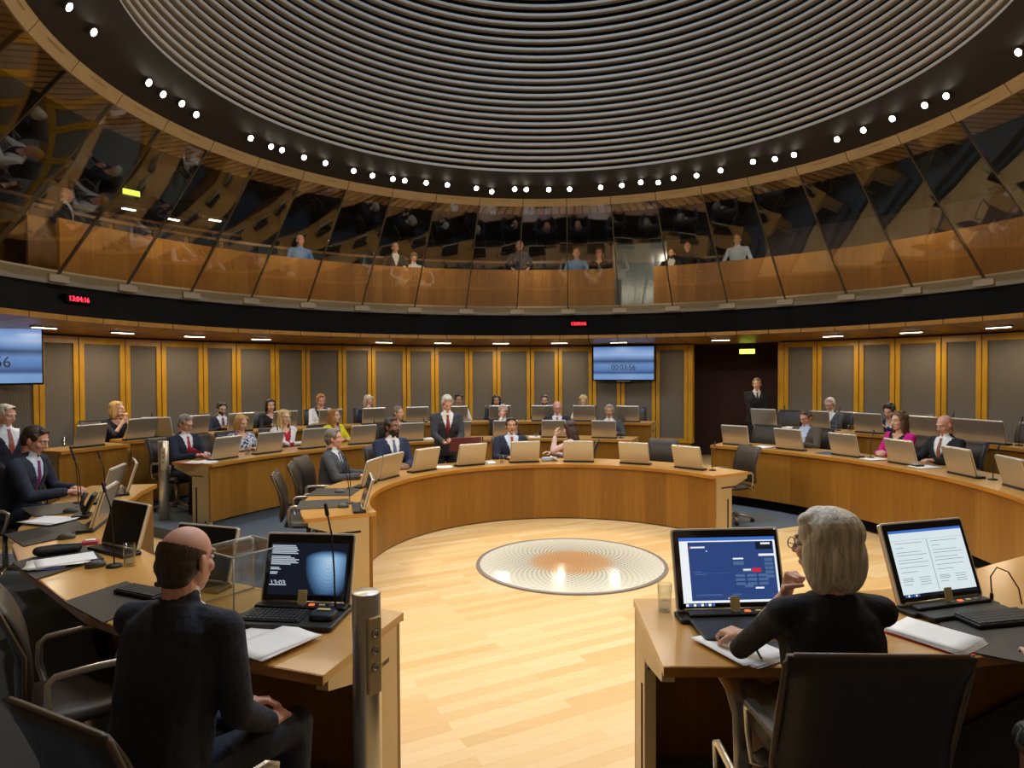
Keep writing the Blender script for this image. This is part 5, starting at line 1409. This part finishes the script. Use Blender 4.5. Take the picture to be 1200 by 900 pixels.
# ---------------------------------------------------------------- people of the inner ring
def at(px, py, R, c): return WR(px, py, R, c)
def inward(p, c, mix=None, k=.5):
    v = V((c[0] - p[0], c[1] - p[1])).normalized()
    if mix: m_ = V(mix).normalized(); v = (v * (1 - k) + m_ * k).normalized()
    return (v.x, v.y)
H1 = 2.93; H2 = R2O + .30; H3 = R3O + .28
CLASP = ((( .75, .5, .1), (.3, -.6, -.6), .8), ((-.75, .5, .1), (-.3, -.6, -.6), .8))
p = W(392, 502, 1.32)
person('grey-suited man', p, 0, (.92, -.12), 'man in grey suit and blue tie seated sideways left on the inner ring', 'pink', '7e756a', 'short', '4a4b50', 'dfe4ee', '39557f', hyaw=.12, hpitch=-.02,
       arms=((-.16, .38, .76), (.18, .42, .78)), chairl='dark leather chair under the grey-suited man')
p = at(459, 489, H1, C1)
person('bearded navy man', p, 0, (.55, -.83), 'dark-skinned man in navy suit and striped tie seated left of the standing speaker', 'brown', '2b2725', 'short', '222c48', 'e6e8ee', '5a6a8c', beard='2b2725', hyaw=.45, hpitch=-.02,
       arms=((-.06, .40, .77), (.08, .42, .77)), hands=CLASP, chairl='dark chair behind the dark-skinned man in navy suit')
p = at(524, 463, 2.95, C1)
person('standing speaker', p, 0, (.22, -.97), 'grey-haired man standing in dark suit with crimson tie, reading from a document', 'pink', 'b9b2a6', 'short', '34353b', 'ececec', '8c1626', standing=True, hpitch=.55, hyaw=.12, lean=.22,
       arms=((-.08, .40, 1.00), (.10, .42, 1.01)), hands=(((.6, .75, .1), (0, .2, .9), .7), ((-.5, .8, .1), (0, .2, .9), .7)), trousers='24252a')
q = V((p.x, p.y)) + V((.22, -.97)).normalized() * .34
t = thing('document_folder', 'open dark red document held up by the standing speaker', 'document', (q.x + .18, q.y - .02, 1.00), facing(.22, -.97))
T = M.Rotation(RAD(-40), 4, 'X')
MB().rbox(-.21, .21, -.004, .006, -.13, .13, .008, T=T).build('cover', plain('maroon_cover', '7a3a42', .5), t); MB().rbox(-.19, .19, -.009, -.004, -.12, .12, .006, T=T).build('pages', PAPER, t)
p = at(599, 489, H1, C1)
person('red tie man', p, 0, inward(p, C1), 'man in navy suit with bright red tie at the middle of the inner ring', 'tan', '2c211b', 'short', '232a3e', 'dbe6f6', 'b3232f', hpitch=.03, hyaw=-.05, vneck=.15,
       arms=((-.30, .34, .76), (.12, .40, .77)), chairl='chair of the seated man with bright red tie')
p = at(667, 493, H1 - .05, C1)
person('pink jacket woman', p, 0, (-.88, .25), 'woman with long dark brown hair and pale pink jacket, turned away on the inner ring', 'light', '3f241c', 'long', 'd9b8ae', 'd8c0b8', None, True, hyaw=-.25, hpitch=.3, hroll=.1,
       arms=((-.06, .27, 1.04), (.10, .36, .77)), hands=(((.1, -.1, 1.), (.5, -.8, 0), .5), None), chairl='dark chair under the woman in pale pink jacket')
# ---- middle ring
p = at(218, 486, H2 - .05, C2)
person('white cuffs man', p, T2, (.86, -.42), 'grey-haired man with glasses and red tie at the left end of the middle ring', 'pink', '8e8880', 'short', '1c2236', 'ececf0', 'a91f30', glasses=True, hpitch=.42, hyaw=.08, lean=.22,
       arms=((-.05, .46, .79), (.14, .48, .79)), chairl='dark chair under the man with white cuffs', trousers='161820')
p = at(283, 486, H2, C2)
person('patterned dress woman', p, T2, inward(p, C2, (.6, -.8)), 'blond woman in white and blue patterned dress, looking down on the middle ring', 'light', 'c89a58', 'bob', None, 'd8d8de', None, True, hpitch=.35, hyaw=.2, smat=pattern_m('blue_white_pattern', '3c4468', 'dfe0ea', 26.), sleeves=.35,
       arms=((-.12, .36, .78), (.05, .40, .78)), chairl='chair of the blond woman in patterned dress')
p = at(333.5, 480, H2, C2)
person('white jacket woman', p, T2, inward(p, C2), 'blond woman with glasses, white jacket and red top, arms folded on the middle ring', 'pale', 'd9b777', 'long', 'e6e4e4', 'c0202c', None, True, glasses=True, hpitch=.06, hyaw=.15, vdepth=.34, vneck=.12,
       arms=((.14, .30, .80), (-.12, .34, .78)), chairl='chair of the blond woman in white jacket')
p = at(392, 479, H2, C2)
person('yellow woman', p, T2, inward(p, C2, (1, -.1), .4), 'woman with long auburn hair and bright yellow cardigan on the middle ring', 'light', 'a8743a', 'long', 'dfd51c', 'b9b4a8', None, True, hpitch=.0, hyaw=.3,
       arms=((-.10, .38, .79), (.14, .40, .79)), chairl='chair of the woman in yellow cardigan')
p = at(467, 476, H2, C2)
person('short-haired woman', p, T2, inward(p, C2, (1, -.2), .4), 'woman with short grey-brown hair and dark top behind the man in navy suit', 'light', '8d7c68', 'short', '1d2233', None, None, True, hpitch=.05, hyaw=.3, jmat=None,
       arms=((-.12, .38, .79), (.14, .38, .79)), vdepth=.12, chairl='chair of the woman with short grey-brown hair')
p = at(589.5, 474, H2, C2)
person('white-haired man', p, T2, inward(p, C2), 'white-haired man with glasses in navy suit, hand at his chin, on the middle ring', 'pink', 'd8d4cc', 'short', '232838', 'e8e8ee', None, glasses=True, hpitch=.15, hyaw=.0,
       arms=((-.14, .40, .79), (.04, .24, 1.04)), hands=(None, ((-.1, .1, 1), (-.2, -1, 0), .9)), chairl='chair of the white-haired man with glasses')
p = at(653, 470, H2, C2)
person('bald red tie man', p, T2, inward(p, C2), 'bald man with glasses, navy suit and red tie on the middle ring', 'pink', 'b9a898', 'fringe', '252a3c', 'eceaf0', 'b02832', glasses=True, hpitch=.2, hyaw=.05, arms=((-.16, .40, .79), (.16, .40, .79)), chairl='chair of the bald man with red tie')
p = at(714, 474, H2, C2)
person('grey suit right man', p, T2, inward(p, C2), 'grey-haired man in grey suit at the right end of the central middle ring', 'olive', 'a9a49c', 'short', '4b4f52', 'e6e4e0', '24242c', hpitch=.08, hyaw=.0, beard=None, arms=((-.16, .40, .79), (.16, .40, .79)), chairl='chair of the grey-haired man in grey suit')
p = at(944, 480, H2 - .12, C2)
person('brown jacket man', p, T2, inward(p, C2, (-.9, -.5), .4), 'man with glasses, brown jacket and pale blue shirt on the right middle ring', 'pink', '5a4a3e', 'short', '5a5044', 'bcd0ea', None, glasses=True, hpitch=.42, hyaw=-.05, vdepth=.42, vneck=.12, arms=((-.14, .42, .79), (.08, .42, .79)), chairl='chair of the man in brown jacket')
p = at(1053, 482.5, H2 - .12, C2)
person('magenta woman', p, T2, inward(p, C2, (-1, -.2), .5), 'woman in bright magenta jacket over black top on the right middle ring', 'light', '6a5138', 'wavy', 'd4148a', '1d1a1e', None, True, hpitch=.08, hyaw=-.12, vdepth=.4, vneck=.17, arms=((-.05, .34, .78), (.07, .36, .78)), hands=CLASP, chairl='black chair under the woman in magenta')
p = at(1107, 486.5, H2 - .12, C2)
person('bald black suit man', p, T2, inward(p, C2, (-1, -.1), .5), 'bald man in black suit, white shirt and brown tie on the right middle ring', 'pink', 'a08c7c', 'bald', '1b1d20', 'f0f0f2', '8a5a3c', hpitch=.35, hyaw=-.05, vneck=.17, arms=((-.20, .42, .79), (.14, .42, .79)), chairl='black chair under the bald man in black suit')
# ---- back row
p = WR(138, 470, 6.90, C3)
person('clasped hands woman', p, T3, inward(p, C3, (1, -.3), .4), 'blond woman in dark dress, hands clasped at her chin, left on the back row', 'light', 'c9a165', 'bob', None, '20222c', None, True, hyaw=.5, hpitch=.05, smat=pattern_m('dark_dress', '1c1e28', '2a2b33', 40.), sleeves=.3, lean=.30,
       arms=((-.02, .36, .99), (.02, .36, .99)), hands=(((.15, -.2, 1), (1, 0, 0), .7), ((-.15, -.2, 1), (-1, 0, 0), .7)), elbow=((-.5, .5, -1), (.5, .5, -1)), chairl='chair of the blond woman with clasped hands')
p = at(260, 471, H3, C3)
person('dark bearded man', p, T3, inward(p, C3), 'dark-haired man with beard, glasses and navy suit on the back row', 'light', '1d1816', 'short', '1e2335', 'e9e9ee', '6a2a3a', glasses=True, beard='2a1d16', hpitch=.35, arms=((-.12, .42, .79), (.12, .42, .79)), chairl='chair of the dark-haired bearded man on the back row')
p = at(317, 467.5, H3, C3)
person('dark bob woman', p, T3, inward(p, C3), 'woman with dark brown bob in black top on the back row', 'light', '37231b', 'bob', None, '17171b', None, True, hpitch=.18, hyaw=-.1, arms=((-.12, .40, .79), (.08, .38, .79)), chairl='chair of the woman with dark bob')
p = at(376, 461.5, H3, C3)
person('ginger person', p, T3, inward(p, C3), 'person with short ginger hair, white jacket with navy front, on the back row', 'pink', 'b98648', 'side', 'e3e1e0', '1c2236', None, True, hpitch=.3, hyaw=-.1, vneck=.17, vdepth=.42, arms=((-.14, .40, .79), (.10, .40, .79)), chairl='black chair behind the person with ginger hair')
p = at(432, 463, H3, C3)
person('white-haired woman', p, T3, inward(p, C3), 'white-haired woman in navy top leaning her face on her hand on the back row', 'pink', 'd9cfb4', 'bob', None, '1d2338', None, True, hpitch=.4, hyaw=.25, hroll=.15, arms=((-.18, .36, .79), (.06, .30, .96)), hands=(None, ((-.1, -.1, 1), (-.5, -.8, 0), .8)), chairl='chair of the white-haired woman on the back row')
p = at(537.5, 461.5, H3, C3)
person('white top woman', p, T3, inward(p, C3), 'dark-haired woman in white top seated behind the standing speaker', 'olive', '1c1715', 'messy', None, 'e4e2e0', None, True, hpitch=.2, arms=((-.12, .40, .79), (.12, .40, .79)), chairl='chair of the dark-haired woman in white top')
p = at(581.5, 463, H3, C3)
person('blue top woman', p, T3, inward(p, C3), 'woman with long black hair and blue top on the back row', 'olive', '1b1616', 'long', '1e2030', '2c4da8', None, True, hpitch=.12, hyaw=.1, arms=((-.14, .40, .79), (.14, .40, .79)), vneck=.18, chairl='chair of the woman with long black hair')
p = at(638, 463, H3, C3)
person('bearded glasses man', p, T3, inward(p, C3), 'man with dark beard and glasses in dark suit on the back row, centre right', 'light', '40342c', 'short', '1d1f28', 'e4e6ea', None, glasses=True, beard='2c211b', hpitch=.12, arms=((-.14, .40, .79), (.14, .40, .79)), chairl='chair of the bearded man with glasses')
p = at(683.5, 463, H3, C3)
person('cream woman', p, T3, inward(p, C3), 'blond woman in cream cardigan looking down on the back row', 'pale', 'dcc17c', 'bob', 'e0d6c0', 'efe8d8', None, True, hpitch=.5, arms=((-.12, .40, .79), (.12, .40, .79)), chairl='chair of the blond woman in cream cardigan')
p = at(972.5, 466, H3, C3)
person('elderly man', p, T3, inward(p, C3, (-1, -.3), .3), 'elderly white-haired man with glasses, grey suit and salmon tie on the right back row', 'pink', 'cfc8bb', 'short', '4c4d52', 'e6e6ea', 'c47a68', glasses=True, hpitch=.28, hyaw=.1, vneck=.15, arms=((-.05, .40, .80), (.05, .42, .80)), hands=CLASP, chairl='grey chair behind the elderly man')
p = at(1041, 473, H3, C3)
person('hidden person', p, T3, inward(p, C3, (-1, .2), .5), 'dark-haired person in white and navy bending behind the woman in magenta', 'light', '1e1917', 'messy', '20284a', 'e6e6e8', None, True, hpitch=.5, hyaw=.3, arms=((-.12, .40, .79), (.12, .40, .79)), chairl='chair of the dark-haired person behind the woman in magenta')
p = WR(887, 443, 7.25, U0)
person('usher', p, .08, (-.25, -.97), 'usher in black uniform standing with clasped hands in the dark entrance', 'tan', '8a8278', 'short', '15171a', 'd8d8d0', '26241f', standing=True, hpitch=.0, hyaw=-.3, vdepth=.16, vneck=.11, arms=((-.03, .20, .90), (.03, .22, .89)), hands=(((.5, .3, -.8), (0, -1, .2), .6), ((-.5, .3, -.8), (0, -1, .2), .6)), trousers='141518')
# ---- left edge of the photo
p = W(6, 474, 1.46); p = WR(6, 474, 5.65, C2)
p = CAM + ray(6, 474) * 7.9
person('white-haired left man', p, .12, (.80, -.55), 'white-haired man in dark suit with open collar and striped tie at the left photo edge', 'pink', 'd6cbb0', 'side', '1d2030', 'ececee', '9c5038', hyaw=.5, hpitch=.25, vneck=.18, lean=-.08, arms=((-.1, .30, .74), (.16, .32, .76)), chairl='dark chair under the white-haired man at the left photo edge')
p = CAM + ray(44, 499) * 6.0
person('purple tie man', p, T2, (.98, .06), 'dark-haired man in navy suit with purple tie bent over the near left desk', 'pink', '3a2c22', 'short', '232a3c', 'c8d4ea', '7a2a6a', hyaw=.03, hpitch=.42, lean=.36, arms=((-.16, .48, .79), (.06, .52, .79)), res=.85, chairl='dark chair under the man in purple tie')
# ---- gallery spectators
def spect(px, py, R, lab, **k):
    p = WR(px, py, R, U0); v = V((-p.x, .71 - p.y)).normalized(); base = max(3.19, p.z - 1.30)
    k.setdefault('arms', ((-.2, .26, .62), (.2, .26, .62)))
    fy = k.pop('turn', 0); f_ = M.Rotation(fy, 2) @ v
    person(lab, p, base, (f_.x, f_.y), lab, legs=False, **k)
spect(352, 275, 8.05, 'bald spectator in blue shirt behind the left gallery front', skin='pink', hair='a89888', hstyle='fringe', jacket=None, shirt='5d8fd0', hpitch=.2)
spect(463, 284, 8.05, 'dim spectator in dark jacket in the gallery, left of the centre', skin='pink', hair='7a6a5a', hstyle='short', jacket='25282e', shirt='e2e4ea', hpitch=.1)
spect(485, 296, 8.05, 'spectator bending forward in white shirt in the gallery, beside the dim one', skin='pink', hair='8a7a6a', hstyle='short', jacket=None, shirt='dfe4ec', hpitch=.7)
spect(609, 282, 8.3, 'spectator in dark blue shirt with pale hair in the gallery centre', skin='pink', hair='c0b8a8', hstyle='short', jacket=None, shirt='33415a', hpitch=.1)
spect(675.5, 291, 8.0, 'bald spectator in light blue polo shirt with lanyard in the gallery', skin='pink', hair='c8b8a8', hstyle='bald', jacket=None, shirt='6f9bd2', tie=None, hpitch=.15)
spect(702, 291, 8.0, 'ginger-haired spectator in black top next to the light blue polo', skin='pink', hair='8a5a34', hstyle='curly', jacket=None, shirt='17181c', female=True, hpitch=.1)
spect(787, 291, 8.0, 'spectator with dark beard in black beside the glass door in the gallery', skin='light', hair='241d1a', hstyle='short', jacket='1a1c20', shirt='dadada', beard='241d1a', hpitch=.1)
spect(806, 283, 8.15, 'spectator in black shirt right of the bearded one in the gallery', skin='pink', hair='6a5a4a', hstyle='short', jacket=None, shirt='1c1d22', hpitch=.1)
spect(864, 274, 8.05, 'spectator in pale blue striped shirt alone at the right of the gallery', skin='tan', hair='5a4a3e', hstyle='short', jacket=None, shirt='b6c8e4', hpitch=.15)
spect(78, 220, 8.4, 'bald spectator standing by the gallery gap at far left', skin='pink', hair='9a8a7a', hstyle='fringe', jacket='20242c', shirt='c6ccd6', hpitch=.1, turn=.5)
# ---- foreground
p = CAM + ray(222, 615) * 2.30
person('bald foreground man', p, T2, (.30, .95), 'bald man in dark navy suit seen from behind at the near left table', 'pink', '4a3a2c', 'fringe', '2b2e3a', 'e6e2da', None, hyaw=-.12, hpitch=.12, lean=.24, res=.62, S=.97,
       arms=((.12, .37, .60), (.21, .31, .60)), hands=(((.7, .5, -.05), (.2, -.2, -1), .7), ((.1, .95, .0), (-.3, -.2, -1), .8)), elbow=((-.35, -.3, -.9), (.25, -.4, -.9)), trousers='2a2d38',
       xlegs=(((.02, .46, .53), (.02, .42, .09)), ((.24, .44, .53), (.24, .40, .09))))
v = V((.5, .86)) * .30; q = CAM + ray(75, 825) * 1.74
chair('dark leather chair with steel arms under the bald man in the foreground', q.x + v.x, q.y + v.y, T2, .5, .86)
p = CAM + ray(966, 594) * 2.30
person('blond foreground woman', p, T2, (.02, .99), 'woman with grey-blond bob and glasses in black top, seen from behind, chin on hand', 'light', 'e8dcc4', 'bob', None, '26262a', None, True, glasses=True, hyaw=.66, hpitch=.10, lean=.16, res=.62, S=1.05,
       arms=((-.085, .24, 1.05), (-.20, .50, .79)), hands=(((.2, -.1, 1.), (.55, -.85, .0), 2.0), ((-.3, .9, -.1), (.2, -.1, -1), .9)), elbow=((-.5, .6, -1), (.8, .0, -.5)), sleeves=.45, skirt=True, trousers='6a6152')
q = CAM + ray(1050, 758) * 1.93
chair('low black chair with padded arms under the blond woman in the foreground', q.x, q.y + .30, T2, .0, 1., back=.53, wid=.42, pads=True)

p = CAM + ray(1352, 660) * 2.1
person('edge woman', p, T2, (.05, .99), 'person in grey patterned dress at the right photo edge, only lap and side in view', 'light', '5a4636', 'bob', None, '6a6652', None, True, hyaw=.1, res=.8, smat=pattern_m('grey_leaf_pattern', '3c3a30', '8d8870', 16.), tmat=pattern_m('grey_leaf_pattern', '3c3a30', '8d8870', 16.), sleeves=.4, skirt=True,
       arms=((-.12, .38, .79), (.14, .38, .79)), chairl='chair under the person in grey patterned dress')
# ---------------------------------------------------------------- near chairs
p = CAM + ray(1022, 765) * 1.66; v = V((.10, .99)) * .31
chair('big dark brown leather chair back in the right foreground', p.x + v.x, p.y + v.y, 0.13, .10, .99, back=.66, wid=.45)
p = CAM + ray(2, 690) * 2.7
chair('dark brown chair with steel arms at the left photo edge, beside the bald man', p.x + .24, p.y + .18, T2, .82, .57)
p = CAM + ray(800, 800) * 2.3
# spectator at the right edge in a patterned dress: only the lap and side show
# ---------------------------------------------------------------- world, exposure
w = bpy.data.worlds.new('world'); sc.world = w; w.use_nodes = True
w.node_tree.nodes['Background'].inputs[0].default_value = lin('5a4a38'); w.node_tree.nodes['Background'].inputs[1].default_value = .9
vs_ = sc.view_settings
vs_.view_transform = 'Standard'; vs_.look = 'None'; vs_.gamma = 1.; vs_.use_curve_mapping = False; vs_.exposure = 0.04
sc.display_settings.display_device = 'sRGB'
sc.cycles.use_denoising = True
sc.cycles.max_bounces = 8; sc.cycles.diffuse_bounces = 3; sc.cycles.glossy_bounces = 4; sc.cycles.transparent_max_bounces = 16
sc.cycles.sample_clamp_indirect = 4.
